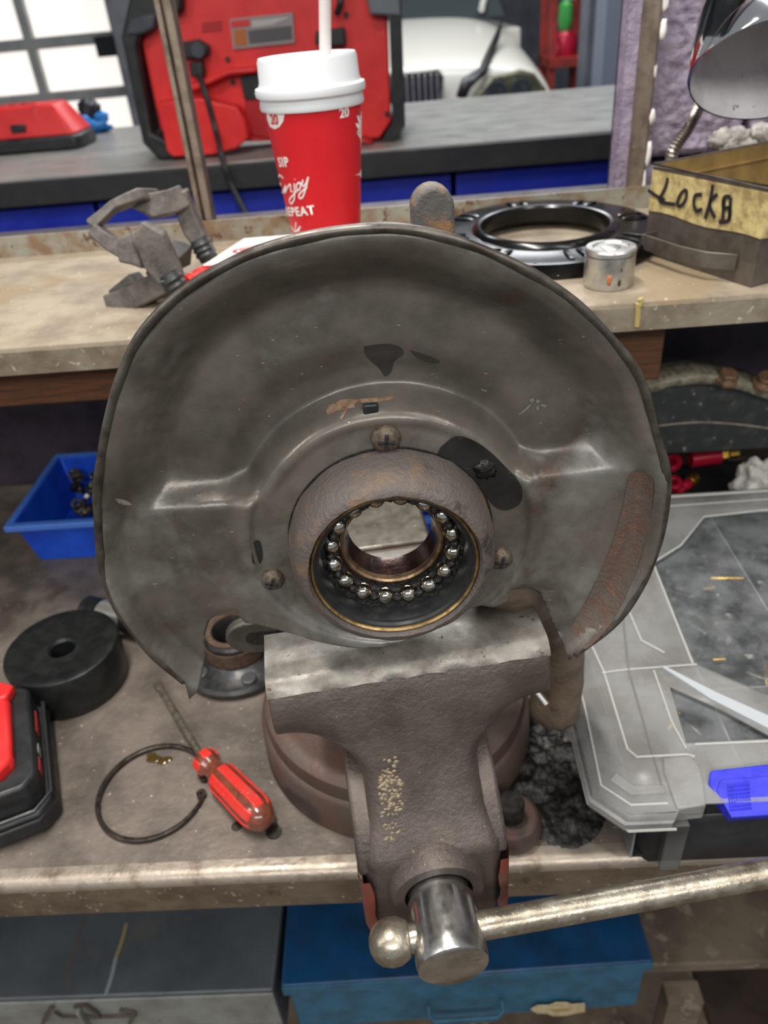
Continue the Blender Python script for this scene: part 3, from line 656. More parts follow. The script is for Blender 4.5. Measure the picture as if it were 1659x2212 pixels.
# rusty band on the lower right wing
bm = NB(); L0 = []; 
for px, py, pxb, pyb in ((1360, 1028, 1412, 1022), (1352, 1090, 1408, 1100), (1338, 1150, 1395, 1165), (1318, 1210, 1375, 1228), (1290, 1270, 1345, 1290), (1262, 1320, 1308, 1345), (1228, 1370, 1262, 1388)):
    a = kl(px, py, .01); b_ = kl(pxb, pyb, .006); row = []
    for k in range(6):
        x = a[0]+(b_[0]-a[0])*k/5; z = a[1]+(b_[1]-a[1])*k/5; row.append(bm.verts.new((x, depth(x, z)-.0013, z)))
    L0.append(row)
for A, B in zip(L0[:-1], L0[1:]):
    for k in range(5): bm.faces.new((A[k], A[k+1], B[k+1], B[k]))
finish('rust_band', bm, rustband_m, kn, smooth=180, label='rusty brown band along the right edge', sub=1)
def kls(px, py):
    d = .02
    for _ in range(6): q_ = kl(px, py, d); d = .5*d+.5*depth(*q_)
    return q_
def decal(name, px_pts, mt, off=.0011, d=.02, label=None, n=0):
    P = [kls(x, y) for x, y in px_pts]; cx = sum(p[0] for p in P)/len(P); cz = sum(p[1] for p in P)/len(P)
    bm = NB(); rings = []
    P = [(q.x, q.y) for q in spline([(a, b, 0) for a, b in P+[P[0]]], 4)][:-1]
    for k in (1, .75, .5, .25): rings.append([bm.verts.new((cx+(x-cx)*k, depth(cx+(x-cx)*k, cz+(z-cz)*k)-off, cz+(z-cz)*k)) for x, z in P])
    c0 = bm.verts.new((cx, depth(cx, cz)-off, cz)); m_ = len(P)
    for A, B in zip(rings[:-1], rings[1:]):
        for i in range(m_): bm.faces.new((A[i], A[(i+1) % m_], B[(i+1) % m_], B[i]))
    for i in range(m_): bm.faces.new((rings[-1][i], rings[-1][(i+1) % m_], c0))
    return finish(name, bm, mt, kn, smooth=180, label=label)
wet_m = M('oil_wet_paint', (46, 46, 44), (36, 35, 34), scale=20, rough=.22, metal=.2, rvar=.04)
wet2_m = M('oil_damp_paint', (62, 61, 58), (50, 49, 47), scale=20, rough=.3, metal=.2, rvar=.04)
decal('oil_stain', [(950, 965), (985, 940), (1020, 948), (1060, 975), (1095, 1010), (1128, 1050), (1122, 1085), (1090, 1100), (1060, 1085), (1030, 1040), (990, 1005), (945, 990)], wet_m, d=.022)
decal('oil_stain', [(1068, 955), (1085, 955), (1100, 950), (1118, 975), (1115, 1000), (1100, 1005), (1085, 985)], wet2_m, d=.03, off=.0012)
decal('oil_stain', [(545, 1170), (562, 1166), (568, 1200), (560, 1215), (546, 1210)], wet_m, d=.02, off=.0013)
decal('oil_stain', [(786, 748), (830, 742), (862, 748), (872, 764), (852, 780), (846, 800), (832, 812), (820, 796), (804, 782), (790, 768)], wet2_m)
decal('oil_stain', [(885, 756), (925, 768), (950, 782), (930, 784), (900, 772)], wet2_m)
x, z = kls(801, 887); bm = NB(); box(bm, (x-.0036, depth(x, z)-.0022, z-.004), (x+.0036, depth(x, z)+.001, z+.004)); finish('locating_notch', bm, rubber_m, kn, bevel=.001)
# jagged bare scratch
bm = NB()
for pts, wd in (([(708, 884), (718, 872), (745, 866), (790, 860), (852, 853)], .0010), ([(712, 880), (735, 868), (765, 866)], .0022), ([(706, 886), (730, 876), (760, 870)], .0014), ([(735, 900), (748, 880), (752, 868)], .0009)):
    ribbon(bm, [[kls(*p) for p in pts]], wd, lambda a, b, h: Vector((a, depth(a, b)-.0024, b)))
finish('scratch', bm, scratch_m, kn, smooth=180, label='long jagged scratch down to bare rusty metal')
for pts in ([(1040, 838), (1052, 842), (1050, 846), (1038, 842)], [(1142, 862), (1150, 858), (1153, 864), (1146, 867)], [(1158, 860), (1166, 864), (1162, 869), (1156, 866)], [(1168, 870), (1180, 874), (1176, 878), (1166, 874)], [(1158, 876), (1162, 874), (1163, 884), (1157, 882)], [(1205, 728), (1212, 726), (1212, 738), (1206, 738)], [(1118, 892), (1142, 872), (1144, 876), (1122, 895)], [(250, 1073), (275, 1078), (285, 1088), (262, 1086)]):
    decal('chip', pts, silver_m, d=.03, off=.0013)
random.seed(3)
for k in range(70):
    px, py = random.uniform(330, 1330), random.uniform(560, 1300)
    if hypot(px-845, py-1190) < 250: continue
    s_ = random.uniform(1.2, 3.2); e_ = random.uniform(1, 2.2)
    decal('chip', [(px-s_*e_, py), (px, py-s_*.6), (px+s_*e_, py-s_*.4), (px+s_*.4, py+s_*.6)], silver_m if k % 3 else scratch_m, d=.03, off=.0012)

# hub collar (rusty)
FD = -.0105          # front face of collar, local y
prof = [(.0415, .030), (.0508, .030), (.0514, .020), (.0513, .012), (.0508, .004), (.0494, -.003), (.0466, -.0090), (.0440, -.0113), (.0422, -.0115), (.0412, -.0095), (.0409, .0), (.0409, .030)]
bm = NB(); lathe(bm, [(r_, h) for r_, h in prof], ASP, 128)
for v in bm.verts:
    n = v.co.normalized(); k = noise.noise(v.co*170)*.0006+noise.noise(v.co*60)*.0007
    if hypot(v.co.x, v.co.z) > .042: v.co += Vector((n.x, 0, n.z))*k
finish('hub_collar', bm, hubrust_m, kn, smooth=50)
bm = NB(); lathe(bm, [(.0522, PLD-.0012), (.0522, PLD+.004), (.0500, PLD+.004), (.0500, PLD-.0012)], ASP, 96, close=True); finish('collar_gasket', bm, blackgrease_m, kn)
# bearing: outer ring gold line, black seal, grease, balls, inner race
br = finish('bearing', lathe(NB(), [(.0409, -.0085), (.0402, -.0095), (.0394, -.0085), (.0394, .018), (.0409, .018)], ASP, 96, close=True), brass_m, kn)
finish('seal_ring', lathe(NB(), [(.0394, -.0075), (.0386, -.0072), (.0378, -.0056), (.0366, -.0052), (.0362, -.004), (.0352, .000), (.0352, .010), (.0385, .012), (.0394, .010)], ASP, 96, close=True), rubber_m, br)
bm = NB(); lathe(bm, [(.0356, .002), (.0356, .020), (.0262, .020), (.0262, .0135), (.0272, .0090), (.0284, .0080), (.0330, .0072)], ASP, 160, close=True)
for v in bm.verts:
    if v.co.y < .012: v.co.y += .0012*noise.noise(v.co*420)
finish('grease', bm, blackgrease_m, br, smooth=180, label='black wet grease packed around the balls')
NBALL = 16; me = None
for i in range(NBALL):
    a = 2*pi*(i+.5)/NBALL
    if me is None:
        bm = NB(); bmesh.ops.create_uvsphere(bm, u_segments=24, v_segments=16, radius=.0049); o = finish('ball', bm, ball_m, br, smooth=180); me = o.data
    else:
        o = bpy.data.objects.new('ball', me); link(o, br)
    o.location = (.0310*cos(a), .0078, .0310*sin(a)); o.rotation_euler = (i, i*2, 0)
# clear of grease at the front of each ball: thin cage fingers between
for i in range(NBALL):
    a = 2*pi*i/NBALL; bm = NB(); lump(bm, (.0310*cos(a), .0060, .0310*sin(a)), .0026, (1, 1.2, 1), .5, 4, 2, i); finish('cage_finger', bm, blackgrease_m, br, smooth=180)
ir = finish('inner_race', lathe(NB(), [(.0265, .0160), (.0262, .0140), (.0240, .0140), (.0236, .0155), (.0230, .020), (.0222, .023), (.0220, .0285), (.0262, .0285)], ASP, 96, close=True), race_m, br)
finish('race_lip', lathe(NB(), [(.0266, .0160), (.0263, .0125), (.0252, .0120), (.0242, .0128), (.0236, .0155)], ASP, 96, close=True), racelip_m, br)
# casting body behind the shield
bm = NB(); lathe(bm, [(.0290, .030), (.0530, .030), (.0540, .036), (.0530, .052), (.0500, .056), (.0470, .056), (.0440, .050)], ASP, 64, close=True); finish('hub_casting', bm, cast_m, kn)
# lower clamp block, held between the jaws
bm = NB(); box(bm, (-.045, .049, -.112), (.035, .062, -.068)); finish('clamp_boss', bm, cast_m, kn, bevel=.006, segs=3)
# right arm of the casting
def skinpath(pts, rad, name, mt, seg=14, parent=kn, nz=.0015, sq=1):
    bm = NB(); P = spline(pts, 6); R = []
    for i in range(len(P)):
        t = i/6; k = min(int(t), len(rad)-2); R.append(rad[k]+(rad[k+1]-rad[k])*(t-k))
    R = R[:len(P)]
    tube(bm, P, 1, seg, rad=R)
    for v in bm.verts: v.co += Vector((noise.noise(v.co*70), noise.noise(v.co*70+Vector((9, 0, 0))), noise.noise(v.co*70+Vector((0, 9, 0)))))*nz
    return finish(name, bm, mt, parent, smooth=180, sub=1)
q = [kl(1130, 1240, .045), kl(1190, 1330, .07), kl(1205, 1450, .085), kl(1195, 1530, .085)]
skinpath([(q[0][0]-.02, .045, q[0][1]+.01), (q[1][0], .07, q[1][1]), (q[2][0]+.002, .085, q[2][1]), (q[3][0], .085, q[3][1]), (q[3][0]-.001, .085, q[3][1]-.006)], [.022, .018, .017, .020, .014], 'lower_arm', cast_m)
q = kl(1160, 1497, .062); d = Vector((.5, -.75, -.45)).normalized(); bm = NB(); c_ = Vector((q[0], .062, q[1]))
tube(bm, [c_-d*.02, c_-d*.001, c_-d*.001+d*.0001, c_+d*.010], 1, 14, rad=[.0035, .0035, .0026, .0026]); finish('stud', bm, silver_m, kn, label='bright threaded stud')
# upper ear
q0 = kl(912, 500, .06); q1 = kl(930, 395, .06)
bm = NB(); hw = .0095; pr = [(-hw, -.035), (hw*1.0, -.035), (hw, .0)]+arc(0, 0, hw, 0, pi, 10)+[(-hw, -.012), (-hw*1.6, -.014), (-hw*2.2, -.018), (-hw*2.4, -.035)]
zc = q1[1]-hw
prism(bm, pr, lambda a, b: Vector((q1[0]+a, .052, zc+b)), lambda a, b: Vector((q1[0]+a, .066, zc+b)))
bmesh.ops.subdivide_edges(bm, edges=[e for e in bm.edges], cuts=1)
finish('upper_ear', bm, M('ear_rust', (92, 88, 84), (140, 108, 76), scale=55, rough=.65, metal=.3, bump=.0008, bscale=260, lo=.52, hi=.66), kn, bevel=.002, segs=3)
bm = NB(); lathe(bm, [(0, 0), (.0045, 0), (.0045, .004), (0, .004)], axm((q1[0]-.0175, .050, zc-.030), (0, 1, 0)), 16); finish('ear_hole', bm, blackgrease_m, kn)
bm = NB(); tube(bm, [(q1[0], .06, zc-.03), (q1[0]-.004, .062, .09), (0, .06, .04)], .016, 12); finish('ear_neck', bm, cast_m, kn)
# left lug with slot
q = kl(548, 1374, .052); bm = NB(); pr = arc(0, 0, .0125, .3, 2*pi-.3, 16)
outer = [(-.0155*cos(t)*1.1, .0125*sin(t)) for t in [i*pi/12-pi/2 for i in range(13)]]; outer = outer+[(.045, .0125), (.045, -.0125)]
prism(bm, outer, lambda a, b: Vector((q[0]+a, .050, q[1]+b)), lambda a, b: Vector((q[0]+a, .058, q[1]+b))); finish('side_lug', bm, M('lug_steel', (104, 100, 92), (84, 80, 74), scale=40, rough=.45, metal=.6, bump=.0005), kn, bevel=.0015)
bm = NB(); prism(bm, [(x*.45+.003, y*.42) for x, y in outer[:13]]+[(.018, .005), (.018, -.005)], lambda a, b: Vector((q[0]+a, .0492, q[1]+b)), lambda a, b: Vector((q[0]+a, .0505, q[1]+b))); finish('lug_slot', bm, blackgrease_m, kn)
# shield screws (domed cross heads)
def screw_head(px, py, r_=.0072, tilt=0):
    x, z = kls(px, py+4); y = depth(x, z)-.001
    o = finish('screw', lathe(NB(), [(0, -.0052), (r_*.35, -.0050), (r_*.7, -.0041), (r_*.95, -.0022), (r_, -.0005), (r_, .001)], axm((0, 0, 0), (0, 1, 0)), 28), M('screw_rust', (110, 98, 84), (78, 66, 56), scale=220, rough=.55, metal=.5, bump=.0004, bscale=500), kn, smooth=50)
    o.location = (x, y, z); o.rotation_euler = (0, tilt, 0)
    for k in (0, 1):
        bm = NB(); a, b_ = (r_*.55, r_*.13) if k == 0 else (r_*.13, r_*.55)
        box(bm, (-a, -.0056, -b_), (a, -.0036, b_)); finish('cross_slot', bm, ink_m, o, bevel=.0003)
screw_head(833, 940, .0072, .1); screw_head(588, 1243, .0064, .4); screw_head(1080, 1198, .0064, .2)
x, z = kls(1047, 1010); bm = NB(); lump(bm, (x, depth(x, z)-.001, z), .0055, (1, .35, 1), .7, 4, 3, 2); finish('empty_screw_hole', bm, blackgrease_m, kn, smooth=180, label='greasy hole where a screw is missing')
# ------------------------------------------------------------ vise
VY = radians(8); VO = Vector((-.0152, .342, 0)); VM = Matrix.Translation(VO) @ Matrix.Rotation(VY, 4, 'Z')
vs_ = thing('bench_vise', 'heavy grey cast iron bench vise bolted to the workbench', 'vise', VO, VY)
JZ = .2345; JW = .079
# front jaw, neck and slide front as one casting: rows in z, points across u
def lerp_tab(tab, z):
    for (z0, a), (z1, b) in zip(tab[:-1], tab[1:]):
        if z0 >= z >= z1: t = (z0-z)/(z0-z1); t = t*t*(3-2*t) if False else t; return a+(b-a)*t
    return tab[-1][1] if z < tab[-1][0] else tab[0][1]
HWT = [(JZ, .0790), (JZ-.034, .0790), (JZ-.0385, .0780), (JZ-.0405, .0700), (JZ-.0415, .0610), (JZ-.0435, .0520), (JZ-.047, .0455), (JZ-.052, .0400), (JZ-.058, .0360), (JZ-.066, .0340), (JZ-.078, .0338), (JZ-.090, .0355), (JZ-.098, .0395), (JZ-.104, .0428), (.069, .0425), (.065, .0405)]
JFT = [(JZ, -.0345), (JZ-.0015, -.0375), (JZ-.005, -.0412), (JZ-.010, -.0440), (JZ-.016, -.0460), (JZ-.024, -.0470), (JZ-.031, -.0462), (JZ-.036, -.0435), (JZ-.0395, -.039), (JZ-.0415, -.035), (.065, -.035)]
NFT = [(JZ, -.0345), (JZ-.0015, -.0375), (JZ-.005, -.0412), (JZ-.012, -.0452), (JZ-.024, -.0496), (JZ-.036, -.0532), (JZ-.050, -.0572), (JZ-.064, -.0628), (JZ-.078, -.0700), (JZ-.090, -.0780), (JZ-.098, -.0855), (JZ-.104, -.0905), (JZ-.112, -.0920), (.069, -.0925), (.065, -.0905)]
def neck_front(z): return lerp_tab(NFT, z)
bm = NB(); V = []
zs_ = [JZ, JZ-.0008, JZ-.002, JZ-.0035, JZ-.005]+[JZ-.005-i*.0025 for i in range(1, 11)]+[JZ-.033, JZ-.0355, JZ-.0375, JZ-.039, JZ-.040, JZ-.041, JZ-.042, JZ-.0435, JZ-.046]+[JZ-.049-i*.004 for i in range(0, 13)]+[JZ-.101, JZ-.104, JZ-.108, JZ-.116, JZ-.13, .085, .072, .0685, .066, .065]
for z in zs_:
    hw = lerp_tab(HWT, z); rr0 = .0015+.0095*sst(JZ-.036, JZ-.05, z) if z > .15 else .0015+.0095*sst(JZ-.110, JZ-.096, z)+.004*(1-sst(JZ-.110, JZ-.096, z))
    row = [(hw, -.002), (hw, -.015)]
    for k in range(33):
        t = cos(pi*k/32); u = hw*t; fj, fn = lerp_tab(JFT, z), lerp_tab(NFT, z); b_ = sst(.075, .032, abs(u)); v = fj+(fn-fj)*b_
        e = (abs(u)-(hw-rr0))/rr0
        if e > 0: v += rr0*(1-sqrt(max(0, 1-min(1, e)**2)))
        row.append((u, v))
    row += [(-hw, -.015), (-hw, -.002)]
    V.append([bm.verts.new((a, b, z)) for a, b in row])
for A, B in zip(V[:-1], V[1:]):
    n = len(A)
    for i in range(n): bm.faces.new((A[i], A[(i+1) % n], B[(i+1) % n], B[i]))
bm.faces.new(V[0]); bm.faces.new(V[-1][::-1])
finish('front_casting', bm, vise_m, vs_, smooth=50)
bm = NB(); V = []
for u in [-JW-.0003+i*(2*JW+.0006)/40 for i in range(41)]:
    w_ = .0030*noise.noise(Vector((u*60, 0, 0))); V.append([bm.verts.new((u, a, b)) for a, b in ((.0, JZ-.0005), (.0, JZ+.0006), (-.020, JZ+.0008), (-.0345, JZ+.0004), (-.0382, JZ-.0012), (-.0418, JZ-.005), (-.0432-w_*.4, JZ-.0072+w_))])
for A, B in zip(V[:-1], V[1:]):
    for i in range(6): bm.faces.new((A[i], A[i+1], B[i+1], B[i]))
finish('jaw_top', bm, jaw_m, vs_, smooth=180, label='worn bright top face of the front jaw')
def section(z, hu, f, b, rr):
    """rounded rectangle in u, v ; f front (negative), b back"""
    P = []
    for (cx, cy, a0) in ((hu-rr, b-rr, 0), (-hu+rr, b-rr, pi/2), (-hu+rr, f+rr, pi), (hu-rr, f+rr, 1.5*pi)):
        for k in range(6): P.append((cx+rr*cos(a0+k*pi/10), cy+rr*sin(a0+k*pi/10), z))
    return P
# side flanges of the slide
for s in (-1, 1):
    bm = NB(); pr = [(-.074, JZ-.062), (-.0885, JZ-.100), (-.0885, JZ-.108), (-.03, .075), (-.005, .075), (-.005, JZ-.055)]
    prism(bm, [(-.040, JZ-.070), (-.058, JZ-.076), (-.0855, JZ-.102), (-.0885, JZ-.115), (0, .085), (0, JZ-.070)], lambda a, b: Vector((s*.020, a, b)), lambda a, b: Vector((s*.0440, a, b))); finish('slide_cheek', bm, vise_m, vs_, bevel=.0025, segs=3)
bm = NB(); box(bm, (-.033, -.01, .075), (.033, .10, .15)); finish('slide_bar', bm, vise_m, vs_, bevel=.003)
# worn red paint on lower corners
for s, pts in ((-1, [(.0445, -.086), (.0445, -.06)]), (1, [(.0445, -.086), (.0445, -.06)])):
    bm = NB(); V = []
    for k in range(7):
        z = .070+k*.0085; wv_ = .010+.006*noise.noise(Vector((k*.7, s, 0))); V.append([bm.verts.new((s*.0447, -.070, z)), bm.verts.new((s*.0445, -.0885, z)), bm.verts.new((s*.0425, -.0932, z)), bm.verts.new((s*(.0425-wv_*.5), -.0935, z))])
    for A, B in zip(V[:-1], V[1:]):
        for k in range(3): bm.faces.new((A[k], A[k+1], B[k+1], B[k]))
    finish('red_paint', bm, redpaint_m, vs_, smooth=180, label='worn red paint')
# pale worn patch on the neck front
bm = NB()
for k in range(130):
    z = random.gauss(JZ-.068, .0075) if k < 90 else random.gauss(JZ-.086, .006); u = random.gauss(-.0190, .0035) if k < 90 else random.gauss(-.023, .003)
    z = max(.14, min(JZ-.05, z)); u = max(-.030, u)
    lump(bm, (u, neck_front(z)+(.0012 if abs(u) > .026 else .0002), z), random.uniform(.0006, .0019), (1, .35, 1.3), .8, 4, 1, k)
o = finish('bare_patch', bm, M('pale_filler', (150, 136, 112), (120, 106, 88), scale=200, rough=.5), vs_, smooth=180); o['kind'] = 'stuff'
# screw boss, screw head, handle
SZ = .108
bm = NB(); lathe(bm, [(.0200, -.100), (.0262, -.100), (.0280, -.097), (.0285, -.085), (.0200, -.085)], axm((0, 0, SZ+.0), (0, 1, 0)), 48, close=True); finish('screw_collar', bm, vise_m, vs_, smooth=40)
bm = NB(); lathe(bm, [(0, -.080), (.0170, -.080), (.0178, -.104), (.0192, -.1045), (.0196, -.110), (.0200, -.130), (.0200, -.137), (.0192, -.1400), (.0172, -.1412), (0, -.1416)], axm((0, 0, SZ), (0, 1, 0)), 64); finish('screw_head', bm, chrome_m, vs_, smooth=30, label='polished steel screw head')
HV, HZ = -.123, SZ+.003
bm = NB(); tube(bm, [(-.028, HV, HZ), (.212, HV, HZ+.0), (.2121, HV, HZ), (.2135, HV, HZ), (.2136, HV, HZ), (.40, HV, HZ)], 1, 28, rad=[.0076, .0080, .0083, .0083, .0076, .0076]); finish('handle_bar', bm, handle_m, vs_, smooth=40)
bm = NB(); lathe(bm, [(0, -.0125), (.004, -.0121), (.008, -.0100), (.0110, -.0065), (.0126, -.001), (.0122, .004), (.0100, .0085), (.0085, .0100), (0, .0100)], axm((-.0310, HV, HZ), (1, 0, 0)), 40); finish('handle_ball', bm, handle_m, vs_, smooth=180)
# base, swivel plate, fixed body and rear jaw
bc = VM.inverted() @ Vector((-.03, .462, 0))
bm = NB(); lathe(bm, [(0, 0), (.116, 0), (.1165, .004), (.115, .034), (.112, .038), (.111, .0385), (.1115, .042), (.110, .052), (.106, .0555), (.098, .0565), (.094, .0545), (0, .0545)], Matrix.Translation((bc.x, bc.y, 0)), 96); finish('swivel_base', bm, viseold_m, vs_, smooth=35)
bm = NB(); V = []
for z, hu, f, b in ((.054, .060, bc.y-.055, bc.y+.075), (.075, .050, bc.y-.060, bc.y+.08), (.10, .047, bc.y-.075, bc.y+.085), (.165, .046, bc.y-.078, bc.y+.09), (.190, .043, bc.y-.030, bc.y+.09), (.197, .040, bc.y-.015, bc.y+.085)):
    V.append([bm.verts.new(p) for p in section(z, hu, f, b, .012)])
for A, B in zip(V[:-1], V[1:]):
    n = len(A)
    for i in range(n): bm.faces.new((A[i], A[(i+1) % n], B[(i+1) % n], B[i]))
bm.faces.new(V[0]); bm.faces.new(V[-1][::-1]); finish('fixed_body', bm, viseold_m, vs_, smooth=40)
bm = NB(); box(bm, (-.040, bc.y-.004, .196), (.040, bc.y+.075, .2005)); o = finish('anvil', bm, M('anvil_worn', (128, 124, 114), (104, 100, 90), scale=40, rough=.4, metal=.5, bump=.0005, c3=(176, 178, 130), s3=70, t3=.69), vs_, bevel=.002)
bm = NB(); prism(bm, [(.052, .188), (.052, .226), (.078, .226), (.092, .19), (.095, .165), (.055, .165)], lambda a, b: Vector((-.072, a, b)), lambda a, b: Vector((.072, a, b))); finish('rear_jaw', bm, jaw_m, vs_, bevel=.003)
for (px, py) in ((1103, 1735),):
    p = VM.inverted() @ at(px, py, 'z', .03)
    bm = NB(); lathe(bm, [(0, 0), (.024, 0), (.024, .010), (.020, .016), (0, .016)], Matrix.Translation((p.x, p.y, 0)), 32); finish('mounting_lug', bm, viseold_m, vs_, bevel=.0015)
    bm = NB(); lathe(bm, [(0, .0), (.0105, .0), (.0105, .030), (.0095, .032), (0, .032)], Matrix.Translation((p.x, p.y, 0)), 24); finish('mounting_bolt', bm, fastdark_m, vs_, smooth=30)
for a in (2.4, .9):
    bm = NB(); lathe(bm, [(0, 0), (.010, 0), (.010, .010), (0, .010)], Matrix.Translation((bc.x+.12*cos(a), bc.y+.12*sin(a), 0)), 6); finish('mounting_bolt', bm, fastdark_m, vs_)

# ------------------------------------------------------------ things on the bench
# snap ring
c_ = (at(215, 1722, 'z', .002)+at(447, 1695, 'z', .002))/2; R0 = (at(215, 1722, 'z', .002)-at(447, 1695, 'z', .002)).length/2
sr = thing('snap_ring', 'thin open steel snap ring lying flat beside the screwdriver', 'snap ring', (c_.x, c_.y, 0))
a0, a1 = radians(14), radians(14+338); P = [Vector((R0*cos(a0+(a1-a0)*i/90), R0*1.02*sin(a0+(a1-a0)*i/90), .0025)) for i in range(91)]
bm = NB(); bar(bm, P, .0032, .004, sizes=[(.0026+.0014*sin(pi*i/90), .004) for i in range(91)]); finish('ring', bm, ringm, sr, bevel=.0007)
for e, s in ((P[-1], 1), (P[0], -1)):
    bm = NB(); d = Vector((-cos(a0), -sin(a0), 0))*.003; lathe(bm, [(.0012, .0005), (.0042, .0005), (.0042, .0045), (.0012, .0045)], Matrix.Translation((e.x*.95, e.y*.95, 0)), 16, close=True); finish('eyelet', bm, ringm, sr)

# screwdriver
A = at(441, 1640, 'z', .013); B = at(567, 1768, 'z', .0135); T = at(338, 1472, 'z', .004)
d = (B-A); Lh = d.length
sd = thing('screwdriver', 'flat head screwdriver with red ribbed handle lying on the bench', 'screwdriver')
mx = axm(A, d); Rh = .0125
bm = NB(); lathe(bm, [(0, -.004), (.0070, -.004), (.0098, -.001), (.0108, .004), (.0105, .009), (.0088, .013), (.0086, .018), (.0112, .024), (Rh, .032), (Rh*1.02, Lh*.6), (Rh*1.06, Lh*.86), (Rh*.92, Lh), (Rh*.6, Lh+.006), (0, Lh+.008)], mx, 36); finish('handle', bm, acetate_m, sd, smooth=60)
for k in range(6):
    a = k*pi/3+.35; bm = NB(); P = []
    pl = [( .030, .0), (Lh*.45, 0), (Lh*.9, 0)]
    pts = [mx @ Vector((cos(a)*(Rh*rr_), sin(a)*(Rh*rr_), h)) for rr_, h in ((.93, .026), (.98, .034), (1.0, Lh*.6), (1.03, Lh*.88), (.85, Lh*.97))]
    n_ = (mx.to_3x3() @ Vector((cos(a), sin(a), 0)))
    bar(bm, spline(pts, 3), .0085, .0022, up=n_); finish('grip_panel', bm, M('handle_red', (208, 44, 36), (190, 60, 50), scale=80, rough=.35, c3=(225, 190, 180), s3=120, t3=.7), sd, bevel=.001, segs=2)
for k in range(5):
    a = k*2*pi/5+.2; bm = NB(); pts = [mx @ Vector((cos(a)*rr_, sin(a)*rr_, h)) for rr_, h in ((.0095, -.0012), (.0104, .003), (.0098, .009))]
    bar(bm, pts, .008, .002, up=(mx.to_3x3() @ Vector((cos(a), sin(a), 0)))); finish('collar_panel', bm, MATS['handle_red'], sd, bevel=.0008)
sh0 = mx @ Vector((0, 0, -.003)); dd = (T-sh0); bm = NB()
tube(bm, [sh0, sh0+dd*.85, sh0+dd*.9], .0031, 14); finish('shaft', bm, M('shaft_nickel', (168, 160, 142), (130, 118, 100), scale=60, rough=.3, metal=.8), sd, smooth=40)
bm = NB(); bar(bm, [sh0+dd*.88, sh0+dd*.95, sh0+dd*1.0], .006, .004, sizes=[(.0055, .0050), (.0085, .0030), (.0085, .0012)]); finish('blade_tip', bm, MATS['shaft_nickel'], sd, bevel=.0004)

# black steel puck with hole
pc = at(132, 1562, 'z', 0); R_ = .0535; cyp = pc.y+R_
topz = at(132, 1482, 'y', pc.y).z
cxp = (at(12, 1420, 'y', cyp).x+at(262, 1390, 'y', cyp).x)/2
bm = NB(); lathe(bm, [(0, 0), (R_-.003, 0), (R_-.002, .004), (R_, topz-.004), (R_-.0012, topz-.001), (R_-.004, topz), (R_-.012, topz-.001), (.022, topz-.0045), (.0135, topz-.0035), (.0115, topz-.006), (.0112, topz-.03), (0, topz-.03)], None, 96)
o = finish('steel_puck', bm, darkpuck_m, smooth=30); o.location = (cxp, cyp, 0); tag(o, 'thick round black steel puck with a centre hole on the bench', 'puck')
# drive socket lying behind it
A = at(188, 1318, 'z', .018); B = at(325, 1352, 'z', .018); d = (B-A)
sk = thing('impact_socket', 'dark cylindrical impact socket lying behind the black puck', 'socket')
mx = axm(A, d); L_ = d.length
bm = NB(); lathe(bm, [(.008, 0), (.0150, 0), (.0162, .002), (.0162, L_*.22), (.0140, L_*.24), (.0140, L_), (.010, L_), (.010, 0)], mx, 40, close=True); finish('barrel', bm, darkpuck_m, sk, smooth=30)
bm = NB(); lathe(bm, [(.0158, L_*.26), (.0158, L_*.62), (.0138, L_*.63), (.0138, L_*.26)], mx, 40, close=True); finish('bright_band', bm, silver_m, sk, label='bright steel band')

# wheel hub flange behind the vise jaw
fx, fy = -.186, .552
wh = thing('wheel_hub', 'black wheel hub flange with rusty bore lying left of the vise', 'wheel hub', (fx, fy, 0))
bm = NB(); lathe(bm, [(.016, 0), (.048, 0), (.054, .002), (.055, .008), (.052, .011), (.034, .013), (.030, .016), (.029, .038), (.027, .0405), (.020, .0405), (.018, .036), (.016, .02)], None, 72, close=True); finish('flange', bm, M('hub_black', (44, 45, 46), (62, 60, 58), scale=40, rough=.35, metal=.5, bump=.0003), wh, smooth=35)
bm = NB(); lathe(bm, [(.0305, .018), (.0305, .034), (.0295, .034), (.0295, .018)], None, 48, close=True); finish('rust_ring', bm, rust_m, wh)
bm = NB(); lathe(bm, [(.0262, .0405), (.0262, .0425), (.0205, .0425), (.0205, .0405)], None, 48, close=True); finish('rust_ring', bm, rust_m, wh)
for k in range(5):
    a = -1.15+k*2*pi/5; bm = NB(); lathe(bm, [(0, .010), (.0075, .010), (.0075, .0150), (.0065, .0158), (0, .0158)], Matrix.Translation((.0425*cos(a), .0425*sin(a), 0)), 24); finish('stud_boss', bm, M('boss_grey', (96, 98, 100), rough=.3, metal=.6), wh)

# red and black power tool battery station, bottom left
cr = at(140, 1783, 'z', 0); yaw = radians(24)
ts = thing('battery_dock', 'red and black battery dock at the left front of the bench', 'charger', (cr.x, cr.y, 0), yaw)
def dk(name, poly, z0, z1, mt, bevel=.003, sh=0, label=None):
    bm = NB(); prism(bm, poly, lambda a, b: Vector((a, b, z0)), lambda a, b: Vector((a*(1-sh)-.06*sh, b*(1-sh)+.06*sh, z1))); return finish(name, bm, mt, ts, bevel=bevel, label=label)
dk('base', [(-.20, 0), (-.012, 0), (0, .012), (0, .118), (-.01, .128), (-.20, .128)], .001, .024, black_m)
dk('wall', [(-.20, .006), (-.016, .006), (-.006, .016), (-.006, .116), (-.014, .124), (-.20, .124), (-.20, .112), (-.03, .112), (-.022, .104), (-.022, .03), (-.03, .022), (-.20, .022)], .024, .052, black_m)
dk('red_shell', [(-.20, .020), (-.036, .020), (-.021, .034), (-.021, .104), (-.030, .113), (-.20, .113), (-.20, .098), (-.045, .098), (-.036, .088), (-.036, .042), (-.048, .032), (-.20, .032)], .028, .060, redplastic_m, bevel=.004)
